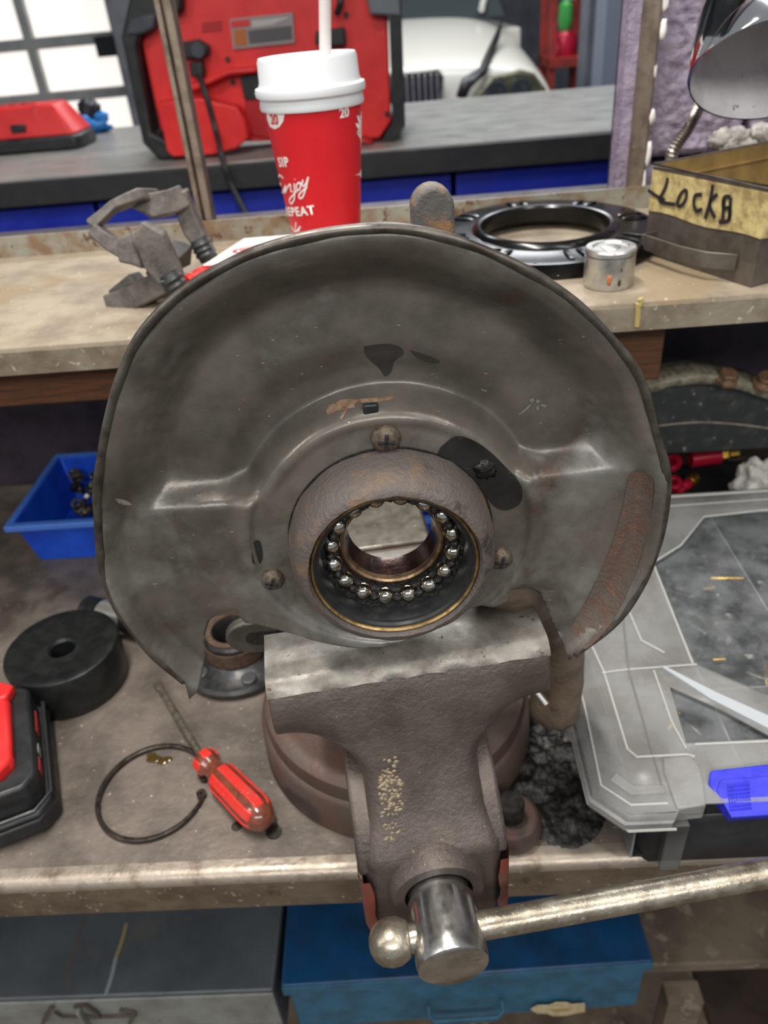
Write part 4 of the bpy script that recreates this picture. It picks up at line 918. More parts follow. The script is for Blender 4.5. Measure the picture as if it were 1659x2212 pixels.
dk('red_floor', [(-.20, .030), (-.046, .030), (-.034, .042), (-.034, .09), (-.044, .10), (-.20, .10)], .024, .034, reddark_m)
dk('red_step', [(-.20, .050), (-.075, .050), (-.066, .058), (-.066, .084), (-.20, .084)], .034, .048, redplastic_m, bevel=.005)
dk('clip', [(-.035, .104), (-.022, .104), (-.016, .116), (-.026, .126), (-.04, .122)], .052, .062, redplastic_m, bevel=.002)
for k, (y0, y1) in enumerate(((.03, .045), (.05, .06), (.075, .10))):
    bm = NB(); box(bm, (-.0062, y0, .032), (-.0054, y1, .039)); finish('side_marking', bm, M('marking_red', (170, 50, 44), rough=.5, rvar=0) if k != 1 else M('marking_grey', (150, 150, 150), rough=.5, rvar=0), ts)
for k in range(2):
    bm = NB(); tube(bm, [(-.20, -.001, .018+k*.012), (-.014, -.001, .018+k*.012), (-.001, .012, .018+k*.012), (-.001, .118, .018+k*.012)], .0018, 8); finish('edge_bead', bm, black_m, ts)

# blue parts bin at the left under the shelf
def open_bin(name, label, x0, x1, y0, y1, z1, flare, mt, rimw=.008, dv=None, sides=(1, 1)):
    t = thing(name, label, 'bin', ((x0+x1)/2, (y0+y1)/2, 0)); cx, cy = (x0+x1)/2, (y0+y1)/2; hx, hy = (x1-x0)/2, (y1-y0)/2; tw = .002
    bm = NB()
    def loop(hx, hy, z): return [bm.verts.new((sx*hx, sy_*hy, z)) for sx, sy_ in ((-1, -1), (1, -1), (1, 1), (-1, 1))]
    L = [loop(hx-flare, hy-flare, .0005), loop(hx, hy, z1), loop(hx-tw, hy-tw, z1), loop(hx-flare-tw, hy-flare-tw, .003)]
    bm.faces.new(L[0]); bm.faces.new(L[3])
    for A, B in zip(L[:-1], L[1:]):
        for i in range(4): bm.faces.new((A[i], A[(i+1) % 4], B[(i+1) % 4], B[i]))
    finish('tub', bm, mt, t, bevel=.0015)
    bm = NB(); h2 = rimw
    for a, b in (((-hx-h2, -hy-h2), (hx+h2, -hy)), ((-hx-h2, hy), (hx+h2, hy+h2)), ((-hx-h2, -hy), (-hx, hy)), ((hx, -hy), (hx+h2, hy))): box(bm, (*a, z1-.007), (*b, z1+.001))
    finish('rim', bm, M('bin_rim_blue', (70, 116, 200), rough=.4), t, bevel=.0015); return t
bl = at(88, 1213, 'z', 0); tl = at(55, 1130, 'y', bl.y-.008)
bx0 = bl.x-.010; bz = tl.z
by1 = min(.885, at(150, 978, 'z', bz).y)
open_bin('parts_bin', 'blue plastic parts bin under the shelf at the left', bx0, bx0+.15, bl.y-.008, by1, bz, .010, bluebin_m)
random.seed(5)
for k in range(16):
    px, py = random.uniform(165, 225), random.uniform(1040, 1120); z = .012+.02*random.random()
    p = at(px, py, 'z', z); p.x = min(p.x, bx0+.13); p.y = min(max(p.y, bl.y+.02), by1-.025)
    bm = NB(); r_ = random.uniform(.006, .010); lathe(bm, [(r_*.5, 0), (r_, 0), (r_, .006), (r_*.5, .006)], None, 6, close=True)
    o = finish('hex_nut', bm, fast_m if k % 3 else fastdark_m, bevel=.0006); o.location = (p.x, p.y, z+.004*k % .02); o.rotation_euler = (random.uniform(-1, 1), random.uniform(-1, 1), random.uniform(0, 3))
    tag(o, 'dull hex nut piled in the blue parts bin', 'nut', 'hex nuts in the blue bin')
# second blue tray glimpsed through the bearing bore
p = at(925, 1128, 'z', .03)
open_bin('parts_tray', 'small blue plastic tray on the bench behind the vise', p.x-.012, p.x+.10, .72, .80, .045, .006, bluebin_m)

# organizer case on the right
oz = .072
f0 = at(1282, 1710, 'z', oz); f1 = at(1359, 1761, 'z', oz); f2 = at(1461, 1753, 'z', oz); l0 = at(1235, 1525, 'z', oz); l1 = at(1253, 1502, 'z', oz); bk = at(1510, 1065, 'z', oz)
OX, OY = l1.x, f1.y; OD = bk.y-OY; OW = .46
og = thing('organizer_case', 'clear lidded plastic organizer case full of small hardware right of the vise', 'case', (OX, OY, 0))
bm = NB(); prism(bm, [(.018, .018), (.03, .006), (OW-.02, .006), (OW-.02, OD-.01), (.018, OD-.01)], lambda a, b: Vector((a+.004, b+.004, .001)), lambda a, b: Vector((a, b, oz-.012)))
bmesh.ops.delete(bm, geom=[f for f in bm.faces if f.normal.z > .9 or all(v.co.z > oz-.013 for v in f.verts)], context='FACES'); finish('tub', bm, M('case_black', (26, 26, 28), (38, 38, 40), scale=14, rough=.4), og, solid=.002)
bm = NB(); box(bm, (.022, .012, .003), (OW-.026, OD-.016, .006)); finish('tub_floor', bm, black_m, og)
for k in range(4):
    bm = NB(); box(bm, (.02+k*.085, .01, .005), (.0215+k*.085, OD-.02, oz-.018)); finish('divider', bm, M('divider_plastic', (150, 152, 152), rough=.3, alpha=.7), og)
bm = NB(); box(bm, (.02, OD*.32, .005), (OW-.03, OD*.32+.0015, oz-.018)); finish('divider', bm, MATS['divider_plastic'], og)
# lid = frosted frame with holes filled by clear windows
def oxy(px, py, z=oz): p = at(px, py, 'z', z); return Vector((p.x-OX, p.y-OY))
lidout = [Vector((0, (l1.y-OY))), Vector((l0.x-OX, l0.y-OY)), Vector((f0.x-OX, f0.y-OY)), Vector((f1.x-OX, 0)), Vector((f2.x-OX, f2.y-OY)), oxy(1525, 1745), Vector((OW, 0)), Vector((OW, OD)), Vector((.0, OD))]
lidout[5].y = .006; lidout[4].y = max(0, lidout[4].y)
w1 = [oxy(1410, 1218), oxy(1496, 1432), oxy(1659, 1503), Vector((OW-.12, oxy(1659, 1503).y)), Vector((OW-.12, OD-.06)), oxy(1640, 1105), oxy(1520, 1118), oxy(1470, 1180)]
w2 = [oxy(1446, 1484), oxy(1480, 1608), oxy(1640, 1604), oxy(1800, 1600), oxy(1700, 1597+0), oxy(1655, 1590)]
w2 = [oxy(1446, 1484), oxy(1482, 1606), oxy(1700, 1596), oxy(1658, 1588), oxy(1560, 1535)]
vv = [Vector(p) for p in lidout]; ee = [(i, (i+1) % len(lidout)) for i in range(len(lidout))]
for W_ in (w1, w2):
    s0 = len(vv); vv += [Vector(p) for p in W_]; ee += [(s0+i, s0+(i+1) % len(W_)) for i in range(len(W_))]
vo, eo, fo, _, _, _ = delaunay_2d_cdt(vv, ee, [], 0, 1e-6)
bmF = NB(); bmC = NB(); vf = [bmF.verts.new((v.x, v.y, oz)) for v in vo]
for f in fo:
    cx = sum(vo[i].x for i in f)/len(f); cy = sum(vo[i].y for i in f)/len(f)
    if not inside(lidout, cx, cy) or inside(w1, cx, cy) or inside(w2, cx, cy): continue
    bmF.faces.new([vf[i] for i in f])
for v in [v for v in bmF.verts if not v.link_faces]: bmF.verts.remove(v)
lid = finish('lid', bmF, frost_m, og, solid=.0016, smooth=30, label='frosted clear lid')
for W_ in (w1, w2):
    bm = NB(); c_ = [bm.verts.new((p.x, p.y, oz-.004)) for p in W_]; t_ = [bm.verts.new((p.x, p.y, oz)) for p in W_]
    bm.faces.new(c_); bmesh.ops.triangulate(bm, faces=bm.faces)
    for i in range(len(W_)): bm.faces.new((c_[i], c_[(i+1) % len(W_)], t_[(i+1) % len(W_)], t_[i]))
    finish('window', bm, clear_m, lid, label='scratched clear window', smooth=30)
# lid skirt and stepped corner flange
bm = NB(); path = [(0, OD), (0, l1.y-OY), (l0.x-OX, l0.y-OY), (f0.x-OX, f0.y-OY), (f1.x-OX, 0), (f2.x-OX, 0.0), (f2.x-OX+.003, .005)]
V = []
for (a, b) in path: V.append([bm.verts.new((a, b, oz)), bm.verts.new((a-.001, b-.001, oz-.006)), bm.verts.new((a-.003, b-.003, oz-.0065)), bm.verts.new((a-.003, b-.003, oz-.012))])
for A, B in zip(V[:-1], V[1:]):
    for k in range(3): bm.faces.new((A[k], B[k], B[k+1], A[k+1]))
finish('skirt', bm, frost_m, lid, solid=.001, smooth=30)
def rib(pts, r_=.0009, z=oz+.001, mt=rib_m):
    bm = NB(); P = []
    for p in pts: P.append(Vector((p[0], p[1], z)))
    tube(bm, P, r_, 6); finish('rib', bm, mt, lid)
rib([(-.003, OD, 0), (-.003, l1.y-OY), (l0.x-OX-.003, l0.y-OY), (f0.x-OX-.003, f0.y-OY-.001), (f1.x-OX, -.004), (f2.x-OX, -.004)], .0011, oz-.012)
rib([(.001, OD), (.001, l1.y-OY-.01), (f0.x-OX+.006, f0.y-OY+.004), (f1.x-OX+.003, .007), (f2.x-OX-.004, .007)])
rib([oxy(1277, 1395), oxy(1305, 1455), oxy(1355, 1620), oxy(1375, 1637), oxy(1420, 1635), oxy(1480, 1632), oxy(1500, 1636)])
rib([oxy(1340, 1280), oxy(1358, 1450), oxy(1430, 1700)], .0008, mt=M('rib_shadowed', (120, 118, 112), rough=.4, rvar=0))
rib([oxy(1345, 1290), oxy(1385, 1385), oxy(1435, 1412)])
rib([oxy(1300, 1455), oxy(1355, 1448), oxy(1505, 1437)], .0007)
rib([oxy(1412, 1450), oxy(1450, 1560), oxy(1482, 1620)], .0008)
rib([oxy(1500, 1610), oxy(1659, 1603)], .0008)
rib([oxy(1496, 1436), oxy(1410, 1218), oxy(1470, 1180), oxy(1520, 1118), oxy(1659, 1103)], .001)
rib([oxy(1445, 1075), oxy(1659, 1062)], .0018)
rib([oxy(1445, 1095), oxy(1659, 1080)], .0008)
# frosted diagonal band (raised)
bm = NB(); bar(bm, [Vector((*oxy(1432, 1445), oz+.0015)), Vector((*oxy(1540, 1508), oz+.0015)), Vector((*oxy(1690, 1580), oz+.0015))], .0105, .003, sizes=[(.002, .003), (.009, .003), (.0125, .003)]); finish('diagonal_band', bm, M('band_frost', (196, 202, 206), rough=.3, alpha=.75), lid)
# raised corner pad and hinge block
bm = NB(); pad = [oxy(1434, 1675), oxy(1430, 1642), oxy(1492, 1636), oxy(1512, 1665), oxy(1520, 1700), oxy(1524, 1745), oxy(1462, 1752)]
prism(bm, [(p.x, p.y) for p in pad], lambda a, b: Vector((a, b, oz-.012)), lambda a, b: Vector((a, b, oz+.003))); finish('latch_block', bm, frost_m, lid, bevel=.0012)
bm = NB(); pad = [oxy(1330, 1672), oxy(1368, 1700), oxy(1434, 1698), oxy(1436, 1716), oxy(1362, 1720), oxy(1316, 1688)]
prism(bm, [(p.x, p.y) for p in pad], lambda a, b: Vector((a, b, oz)), lambda a, b: Vector((a, b, oz+.002))); finish('corner_step', bm, frost_m, lid, bevel=.0006)
# hanging front leg below the latch block
q0, q1 = oxy(1425, 1745, oz-.012), oxy(1478, 1745, oz-.012)
bm = NB(); prism(bm, [(q0.x+.002, -.002), (q1.x, -.002), (q1.x-.001, .010), (q0.x+.003, .010)], lambda a, b: Vector((a+.001, b+.003, .002)), lambda a, b: Vector((a, b, oz-.012))); finish('hinge_leg', bm, M('smoky_clear', (110, 112, 110), rough=.2, alpha=.55), og, bevel=.001)
# blue latch
LZ = oz-.004
lp = [oxy(1530, 1682, LZ), oxy(1700, 1665, LZ), oxy(1760, 1770, LZ-.012), oxy(1570, 1780, LZ-.012), oxy(1527, 1705, LZ)]
la = finish('latch', prism(NB(), [(p.x, p.y) for p in lp], lambda a, b: Vector((a, b, LZ-.010+b*.3)), lambda a, b: Vector((a, b, LZ+.001+b*.3))), latchblue_m, og, bevel=.0012, label='blue plastic latch')
lp2 = [oxy(1552, 1700, LZ), oxy(1700, 1690, LZ), oxy(1740, 1758, LZ), oxy(1580, 1768, LZ), oxy(1545, 1720, LZ)]
finish('raised_panel', prism(NB(), [(p.x, p.y) for p in lp2], lambda a, b: Vector((a, b, LZ+b*.3)), lambda a, b: Vector((a, b, LZ+.0022+b*.3))), latchblue_m, la, bevel=.0006)
bm = NB()
for i in range(9):
    for j in range(7):
        p = oxy(1568+i*5.4+j*1.2, 1712+j*7-i*.5, LZ); box(bm, (p.x-.0005, p.y-.0012, LZ+.002+p.y*.3), (p.x+.0005, p.y+.0012, LZ+.0030+p.y*.3))
o = finish('grip_texture', bm, MATS['blue_latch_plastic'], la); o['kind'] = 'stuff'
for px in (1567, 1637):
    p = oxy(px, 1676, oz); bm = NB(); box(bm, (p.x-.0016, p.y-.002, oz-.001), (p.x+.0016, p.y+.003, oz+.002)); finish('hinge_tab', bm, rib_m, lid, bevel=.0005)
# contents: screws and small hardware
random.seed(11)
def small_screw(mt, L_, r_):
    bm = NB(); lathe(bm, [(0, 0), (r_*1.9, 0), (r_*1.9, r_*.9), (r_, r_), (r_, L_*.85), (r_*.3, L_), (0, L_)], None, 10); return bm
pro = []
for mt in (fast_m, fastdark_m, brassf_m):
    o = finish('screw', small_screw(mt, .018, .0017), mt); pro.append(o.data); bpy.data.objects.remove(o)
for k in range(46):
    x = random.uniform(.04, .26); y = random.uniform(.04, OD-.04); o = bpy.data.objects.new('loose_screw', pro[0 if k % 5 == 0 else (2 if k % 6 == 1 else 1)]); link(o)
    o.location = (OX+x, OY+y, .010+random.random()*.022); o.rotation_euler = (pi/2+random.uniform(-.3, .3), random.uniform(-.3, .3), random.uniform(0, 6.28)); o.scale = (1.3,)*3
    tag(o, 'small loose screw seen dimly inside the clear organizer case', 'screw', 'loose screws in the organizer case')
bm = NB()
for k in range(240):
    x = random.uniform(.03, .30); y = random.uniform(.02, OD-.03); lump(bm, (OX+x, OY+y, .012+.008*random.random()), random.uniform(.004, .008), (1, random.uniform(.5, 1), .6), .5, 3, 1, k)
o = finish('hardware_bits', bm, M('hardware_dark', (44, 42, 42), (84, 80, 74), scale=60, rough=.35, metal=.6), smooth=30); o['kind'] = 'stuff'; tag(o, 'mixed dark small hardware filling the clear organizer case', 'hardware')
for (px, py, a, L_) in ((1570, 1250, -.1, .03), (1552, 1425, 0, .010), (1530, 1272, .2, .012)):
    p = at(px, py, 'z', .05); bm = NB(); tube(bm, [(-L_/2, 0, 0), (L_/2, 0, 0)], .0022, 10); o = finish('brass_rod', bm, brassf_m); o.location = p; o.rotation_euler = (0, 0, a)
    tag(o, {1570: 'longest brass rod inside the organizer case', 1552: 'short brass pin near the middle rib of the case', 1530: 'brass pin left of the longest rod in the case'}[px], 'rod')

# curved black arm under the shelf on the right
AY = .735
def ap(px, py): return at(px, py, 'y', AY)
arm = thing('curved_arm', 'curved black steel arm with greasy bolted top edge under the shelf at the right', 'car part')
top = [ap(1330, 850), ap(1400, 835), ap(1480, 818), ap(1560, 822), ap(1659, 852), ap(1760, 890)]
bot = [ap(1330, 985), ap(1400, 982), ap(1480, 980), ap(1560, 976), ap(1659, 970), ap(1760, 975)]
T = spline(top, 5); B = spline(bot, 5)
bm = NB(); A1 = []; 
for t, b in zip(T, B): A1.append([bm.verts.new(t), bm.verts.new(b), bm.verts.new(b+Vector((0, .03, 0))), bm.verts.new(t+Vector((0, .03, 0)))])
for A, B_ in zip(A1[:-1], A1[1:]):
    for k in range(4): bm.faces.new((A[k], A[(k+1) % 4], B_[(k+1) % 4], B_[k]))
bm.faces.new(A1[0]); bm.faces.new(A1[-1][::-1]); finish('web', bm, arm_m, arm, bevel=.002)
bm = NB(); bar(bm, [t+Vector((0, .006, .004)) for t in T], .058, .010, sizes=[(.036, .010)]*len(T)); 
bmesh.ops.subdivide_edges(bm, edges=bm.edges[:], cuts=2)
for v in bm.verts: v.co += Vector((noise.noise(v.co*60), noise.noise(v.co*60+Vector((5, 0, 0))), noise.noise(v.co*60+Vector((0, 5, 0)))))*.0016
finish('top_flange', bm, armtop_m, arm, smooth=180)
mid = [ap(1415, 920), ap(1500, 912), ap(1580, 915), ap(1660, 925), ap(1740, 940)]
bm = NB(); tube(bm, [p+Vector((0, -.0005, 0)) for p in spline(mid, 5)], .0012, 6); finish('raised_seam', bm, armtop_m, arm)
for px, py in ((1558, 822), (1640, 830)):
    p = ap(px, py); bm = NB(); lathe(bm, [(0, 0), (.0125, 0), (.0125, .005), (.009, .006), (.009, .012), (.006, .0125), (0, .0125)], axm(p+Vector((0, -.01, .004)), (.0, -.35, 1)), 6 if px < 1600 else 24); finish('bolt_head', bm, M('greasy_bolt', (150, 118, 92), (110, 86, 68), scale=80, rough=.45, metal=.4), arm, bevel=.0008)
for x in (T[2].x-.01, .52):
    bm = NB(); box(bm, (x, AY+.002, .0005), (x+.028, AY+.028, B[0].z+.01)); finish('foot', bm, arm_m, arm, bevel=.002)

# red and brass air fittings
def fitting(name, label, px, py, y, ln, r_, d, mt, endmt, hole=False):
    p = at(px, py, 'y', y); t = thing(name, label, 'fitting'); mx = axm(p, d)
    bm = NB(); lathe(bm, [(r_*.45, 0), (r_, 0), (r_, ln), (r_*.45, ln)], mx, 24, close=True); finish('sleeve', bm, mt, t, bevel=.0008, smooth=30)
    bm = NB(); lathe(bm, [(r_*.3, ln), (r_*.75, ln), (r_*.78, ln+.008), (r_*.55, ln+.010), (r_*.55, ln+.022), (r_*.3, ln+.022)], mx, 6, close=True); finish('nipple', bm, endmt, t, bevel=.0005)
    return t
fitting('air_coupler', 'long crimson air coupler with brass end lying under the curved arm', 1490, 992, .80, .036, .0105, (1, .05, .05), crimson_m, brassf_m)
fitting('air_coupler', 'short crimson air coupler seen end on beside the dust shield', 1452, 1002, .79, .020, .0125, (-.1, 1, 0), crimson_m, brassf_m)
fitting('air_coupler', 'crimson air coupler standing upright below the end-on one', 1455, 1040, .79, .012, .010, (.1, .4, -1), crimson_m, brassf_m)
fitting('hose_fitting', 'brass hose fitting between the crimson couplers', 1500, 1030, .80, .012, .0085, (-.6, -.5, -.2), brassf_m, crimson_m)
bm = NB(); p = at(1470, 1050, 'y', .8); box(bm, (p.x-.04, .765, 0.0005), (p.x+.22, .86, p.z-.004)); o = finish('fittings_carton', bm, black_m, bevel=.003); tag(o, 'low black carton under the shelf carrying the crimson air couplers', 'carton')
bm = NB(); p = at(1618, 1030, 'y', .745)
lump(bm, (0, 0, p.z), .022, (.9, .8, 1.3), .55, 3, 4, 4); lump(bm, (.02, .01, p.z-.03), .026, (1.2, .8, 1.5), .6, 3, 4, 7); lump(bm, (.01, .0, .025), .028, (1.2, .7, 1.2), .3, 2, 3, 9)
o = finish('crumpled_paper', bm, paper_m, smooth=180); o.location = (p.x, .702+.03, 0); tag(o, 'crumpled grey white paper towel behind the organizer case', 'paper')

# ------------------------------------------------------------ things on the shelf
# paper cup
cy_ = .73; cl_ = at(551, 197, 'y', cy_); cr_ = at(790, 185, 'y', cy_); ccx = (cl_.x+cr_.x)/2; rimz = (cl_.z+cr_.z)/2
rl = (cr_.x-cl_.x)/2; H = rimz-.008-SHZ; rt = rl*.905; rb_ = rl*.60
cup = thing('paper_cup', 'tall red paper cup with white lid and white lettering on the shelf', 'cup', (ccx, cy_, SHZ))
bm = NB(); lathe(bm, [(0, .004), (rb_*.96, .004), (rb_*.96, .0005), (rb_, .0005), (rt, H), (rt*.98, H)], None, 96); finish('cup_body', bm, redcup_m, cup, smooth=30)
bm = NB(); lathe(bm, [(rt*.99, H-.004), (rt*1.035, H-.005), (rt*1.05, H-.003), (rt*1.035, H+.001), (rt*1.02, H+.003), (rl*.99, H+.005), (rl, H+.008), (rl*.985, H+.011), (rl*.93, H+.012), (rl*.90, H+.015), (rl*.885, H+.030), (rl*.86, H+.0325), (rl*.80, H+.032), (rl*.78, H+.029), (0, H+.029)], None, 96); finish('lid', bm, white_m, cup, smooth=40)
vdir = atan2(0-cy_, 0-ccx)   # towards the camera
def cw(u, v, h=0):
    """u: arc metres to the right of the face centre, v: height"""
    r_ = rb_+(rt-rb_)*v/H; a = vdir+u/r_; r_ += h+.0002; return Vector((r_*cos(a), r_*sin(a), v))
def cuv(px, py):
    """pixel to cup surface (u, v)"""
    d = ray(px, py); o = CP-Vector((ccx, cy_, SHZ)); k = (rt-rb_)/H
    A_ = d.x**2+d.y**2-k*k*d.z**2; B2 = o.x*d.x+o.y*d.y-k*d.z*(rb_+k*o.z); C_ = o.x**2+o.y**2-(rb_+k*o.z)**2
    D_ = B2*B2-A_*C_
    if D_ < 0: D_ = 0
    t = (-B2-sqrt(D_))/A_; q = o+d*t; a = atan2(q.y, q.x)-vdir
    while a > pi: a -= 2*pi
    while a < -pi: a += 2*pi
    return (a*(rb_+k*q.z), q.z)
def cdir(px, py): return cuv(px, py)
def cup_text(s, px, py, pxe, pye, size, **k):
    c0 = cuv(px, py); c1 = cuv(pxe, pye); an = atan2(c1[1]-c0[1], c1[0]-c0[0])
    def fn(x, y, h): return cw(c0[0]+x*cos(an)-y*sin(an), c0[1]+x*sin(an)+y*cos(an), h)
    bm = text_bm(s, size, fn, **k); return finish('lettering', bm, k.get('mt', print_m), cup, smooth=180)
def cpl(name, pts, mt, h=.0001):
    P = [cuv(*p) for p in pts]; bm = NB(); cu_, cv_ = sum(p[0] for p in P)/len(P), sum(p[1] for p in P)/len(P)
    rings = [[bm.verts.new(cw(cu_+(a-cu_)*k, cv_+(b-cv_)*k, h)) for a, b in P] for k in (1, .66, .33)]; c0 = bm.verts.new(cw(cu_, cv_, h)); n = len(P)
    for A, B in zip(rings[:-1], rings[1:]):
        for i in range(n): bm.faces.new((A[i], A[(i+1) % n], B[(i+1) % n], B[i]))
    for i in range(n): bm.faces.new((rings[-1][i], rings[-1][(i+1) % n], c0))
    return finish(name, bm, mt, cup, smooth=180)
cpl('white_disc', [(574, 222), (612, 230), (615, 245), (612, 262), (604, 274), (594, 279), (584, 274), (578, 258)], print_m)
def mark(s, px, py, size, mt, tilt=0, **k):
    c0 = cuv(px, py)
    def fn(x, y, h): return cw(c0[0]+x*cos(tilt)-y*sin(tilt), c0[1]+x*sin(tilt)+y*cos(tilt), h+.0002)
    bm = text_bm(s, size, fn, **k); finish('lettering', bm, mt, cup, smooth=180)
mark('20', 593, 259, .0105, redcup_m, bold=.0003)
mark('20', 743, 244, .0100, print_m, bold=.0003)
mark('*', 721, 236, .010, print_m)
mark('SIP', 612, 351, .0105, print_m, .10, spacing=1.15, bold=.0003)
mark('REPEAT', 640, 458, .0105, print_m, .12, spacing=1.12, bold=.0003)
# brush script word
def cst(strokes, wd):
    bm = NB(); ribbon(bm, [[cuv(*p) for p in st] for st in strokes], wd, lambda a, b, h: cw(a, b, h)); finish('lettering', bm, print_m, cup, smooth=180)
cst([[(613, 385), (605, 378), (598, 386), (602, 394), (608, 397), (601, 402), (598, 412), (605, 418), (613, 412), (617, 402)],
     [(615, 418), (618, 400), (617, 416), (622, 404), (628, 398), (629, 412), (633, 413)],
     [(636, 396), (637, 412), (636, 430), (630, 440), (626, 432), (634, 421), (642, 412)], [(637, 387), (638, 388)],
     [(646, 394), (641, 400), (642, 410), (647, 409), (650, 400), (646, 394), (653, 397)],
     [(655, 388), (653, 398), (657, 402), (663, 392), (666, 382), (662, 402), (655, 424), (648, 428), (647, 420), (656, 410), (664, 404)]], .0013)
cst([[(630, 488), (636, 498), (640, 500), (648, 496)], [(640, 480), (639, 499)], [(650, 489), (641, 500)]], .0013)
# white conifer on the right side
tree = [(786, 240), (774, 236), (779, 252), (771, 250), (777, 268), (768, 266), (776, 285), (770, 286), (779, 300), (787, 318), (790, 318)]
cpl('white_tree', [(783, 242), (773, 236), (777, 252), (770, 249), (775, 267), (767, 266), (775, 284), (770, 287), (778, 300), (782, 320), (784, 300), (785, 270)], print_m)
cpl('white_tree', [(781, 366), (768, 378), (776, 378), (784, 384), (784, 374)], print_m)
# straw standing in the cup
a = at(703, 150, 'y', cy_); b_ = at(702, 0, 'y', cy_-.0)
dirn = (b_-a).normalized(); base = a-dirn*.06
bm = NB(); e_ = a+dirn*.115
mx = axm(base, e_-base); LL = (e_-base).length; lathe(bm, [(.0050, 0), (.0050, LL), (.0043, LL), (.0043, 0)], mx, 20, close=True)
o = finish('drinking_straw', bm, straw_m, smooth=40); tag(o, 'translucent white straw standing in the red cup', 'straw')

# caliper bracket
def bp(px, py, y): return at(px, py, 'y', y)
cb = thing('caliper_bracket', 'grey cast iron brake caliper bracket with black rubber boots at the left of the shelf', 'car part')
n0, n1 = .665, .745
def barp(pts, sizes, name='arm', mt=bracket_m, up=(0, -1, .3)):
    bm = NB(); bar(bm, pts, 1, 1, up=up, sizes=sizes); bmesh.ops.subdivide_edges(bm, edges=bm.edges[:], cuts=1)
    for v in bm.verts: v.co += Vector((noise.noise(v.co*55), noise.noise(v.co*55+Vector((5, 0, 0))), noise.noise(v.co*55+Vector((0, 5, 0)))))*.0012
    return finish(name, bm, mt, cb, bevel=.0016, smooth=50)
barp([bp(205, 497, n0+.02), bp(245, 527, n0+.01), bp(300, 548, n0)], [(.011, .014), (.013, .016), (.02, .018)])
barp([bp(196, 490, n0+.02), bp(245, 448, n0+.03), bp(292, 425, n0+.05), bp(330, 428, n1-.01)], [(.010, .014), (.008, .014), (.011, .018), (.014, .018)])
barp([bp(285, 432, n1-.02), bp(330, 445, n1-.02), bp(365, 440, n1-.01), bp(395, 428, n1)], [(.012, .018), (.022, .018), (.02, .018), (.02, .016)])
barp([bp(390, 412, n1), bp(402, 455, n1), bp(420, 500, n1-.005), bp(438, 530, n1-.008)], [(.013, .016), (.017, .016), (.018, .016), (.015, .015)])
barp([bp(298, 500, n0), bp(330, 520, n0), bp(345, 560, n0), bp(378, 612, n0-.003)], [(.020, .022), (.026, .022), (.026, .022), (.020, .018)])
barp([bp(265, 545, n0+.004), bp(310, 540, n0)], [(.016, .018), (.03, .02)])
barp([bp(360, 605, n0), bp(300, 640, n0+.01), bp(245, 655, n0+.02)], [(.02, .018), (.020, .02), (.017, .022)], 'foot')
barp([bp(300, 600, n0+.03), bp(255, 640, n0+.03)], [(.012, .02), (.014, .02)], 'foot')
barp([bp(395, 545, n1+.01), bp(360, 560, n1-.02), bp(340, 580, n0+.02)], [(.02, .02), (.018, .02), (.016, .02)], 'bridge')
for (p0, p1, y) in (((362, 590), (398, 645), n0-.012), ((428, 515), (452, 560), n1-.012)):
    a, b_ = bp(*p0, y), bp(*p1, y); d = b_-a; L_ = d.length
    prof = [(0, 0), (.008, 0)]+[(.0105 if k % 2 else .0088, L_*(.1+.12*k)) for k in range(7)]+[(.009, L_), (0, L_)]
    bm = NB(); lathe(bm, prof, axm(a, d), 28); finish('rubber_boot', bm, rubber_m, cb, smooth=40)
# small white and red box with a red cap in front
A = at(437, 573, 'z', SHZ+.022); B = at(500, 524, 'z', SHZ+.022); C = at(600, 524, 'z', SHZ+.022)
wb = thing('cardboard_box', 'small white cardboard box with red end lying behind the dust shield', 'box')
e1 = (at(555, 545, 'z', SHZ+.022)-A); e1 = Vector((e1.x, e1.y, 0)); e1 = Vector((.075, .0, 0)); e2 = Vector((.025, .085, 0))
def q_(s, t, z): p = A+e1*s+e2*t; return Vector((p.x, p.y, SHZ+z))
bm = NB(); prism(bm, [(0, 0), (1, 0), (1, 1), (0, 1)], lambda a, b: q_(a, b, .0005), lambda a, b: q_(a, b, .022)); finish('carton', bm, M('white_card', (226, 222, 216), rough=.5), wb, bevel=.0008)
bm = NB(); prism(bm, [(0, -.006), (1, -.006), (1, 0), (0, 0)], lambda a, b: q_(a, b, .001), lambda a, b: q_(a, b, .0215)); finish('red_end', bm, M('red_card', (190, 30, 38), rough=.5), wb)
o_ = q_(.45, .45, .0223); bm = NB(); lathe(bm, [(.0135, 0), (.016, 0), (.016, .0003), (.0135, .0003)], Matrix.Translation(o_) @ Matrix.Diagonal((1.5, .8, 1, 1)), 32, close=True); finish('logo_ring', bm, MATS['red_card'], wb)
bm = NB(); lathe(bm, [(0, 0.0001), (.0115, .0001), (.0115, 0)], Matrix.Translation(o_) @ Matrix.Diagonal((1.5, .6, 1, 1)), 32); finish('logo_oval', bm, MATS['red_card'], wb)
for k, (s, sz, zz) in enumerate((('GENUINE', .0095, .0155), ('PARTS', .008, .0070))):
    bm = text_bm(s, sz, lambda x, y, h: q_(0.42-k*.1, -.012, zz)+Vector((x, 0, y)), bold=.0002); finish('lettering', bm, print_m, wb, smooth=180)
A2 = at(403, 612, 'z', SHZ+.012); B2 = at(440, 597, 'z', SHZ+.012)
tb = thing('glue_tube', 'white tube with twisted red cap lying beside the cardboard box', 'tube'); d = B2-A2
bm = NB(); lathe(bm, [(0, 0), (.006, .001), (.0075, .006), (.0065, .010), (.0085, .016), (.0085, d.length+.004), (0, d.length+.004)], axm(A2, d), 12); finish('cap', bm, M('red_cap', (212, 36, 30), rough=.35), tb, smooth=40)
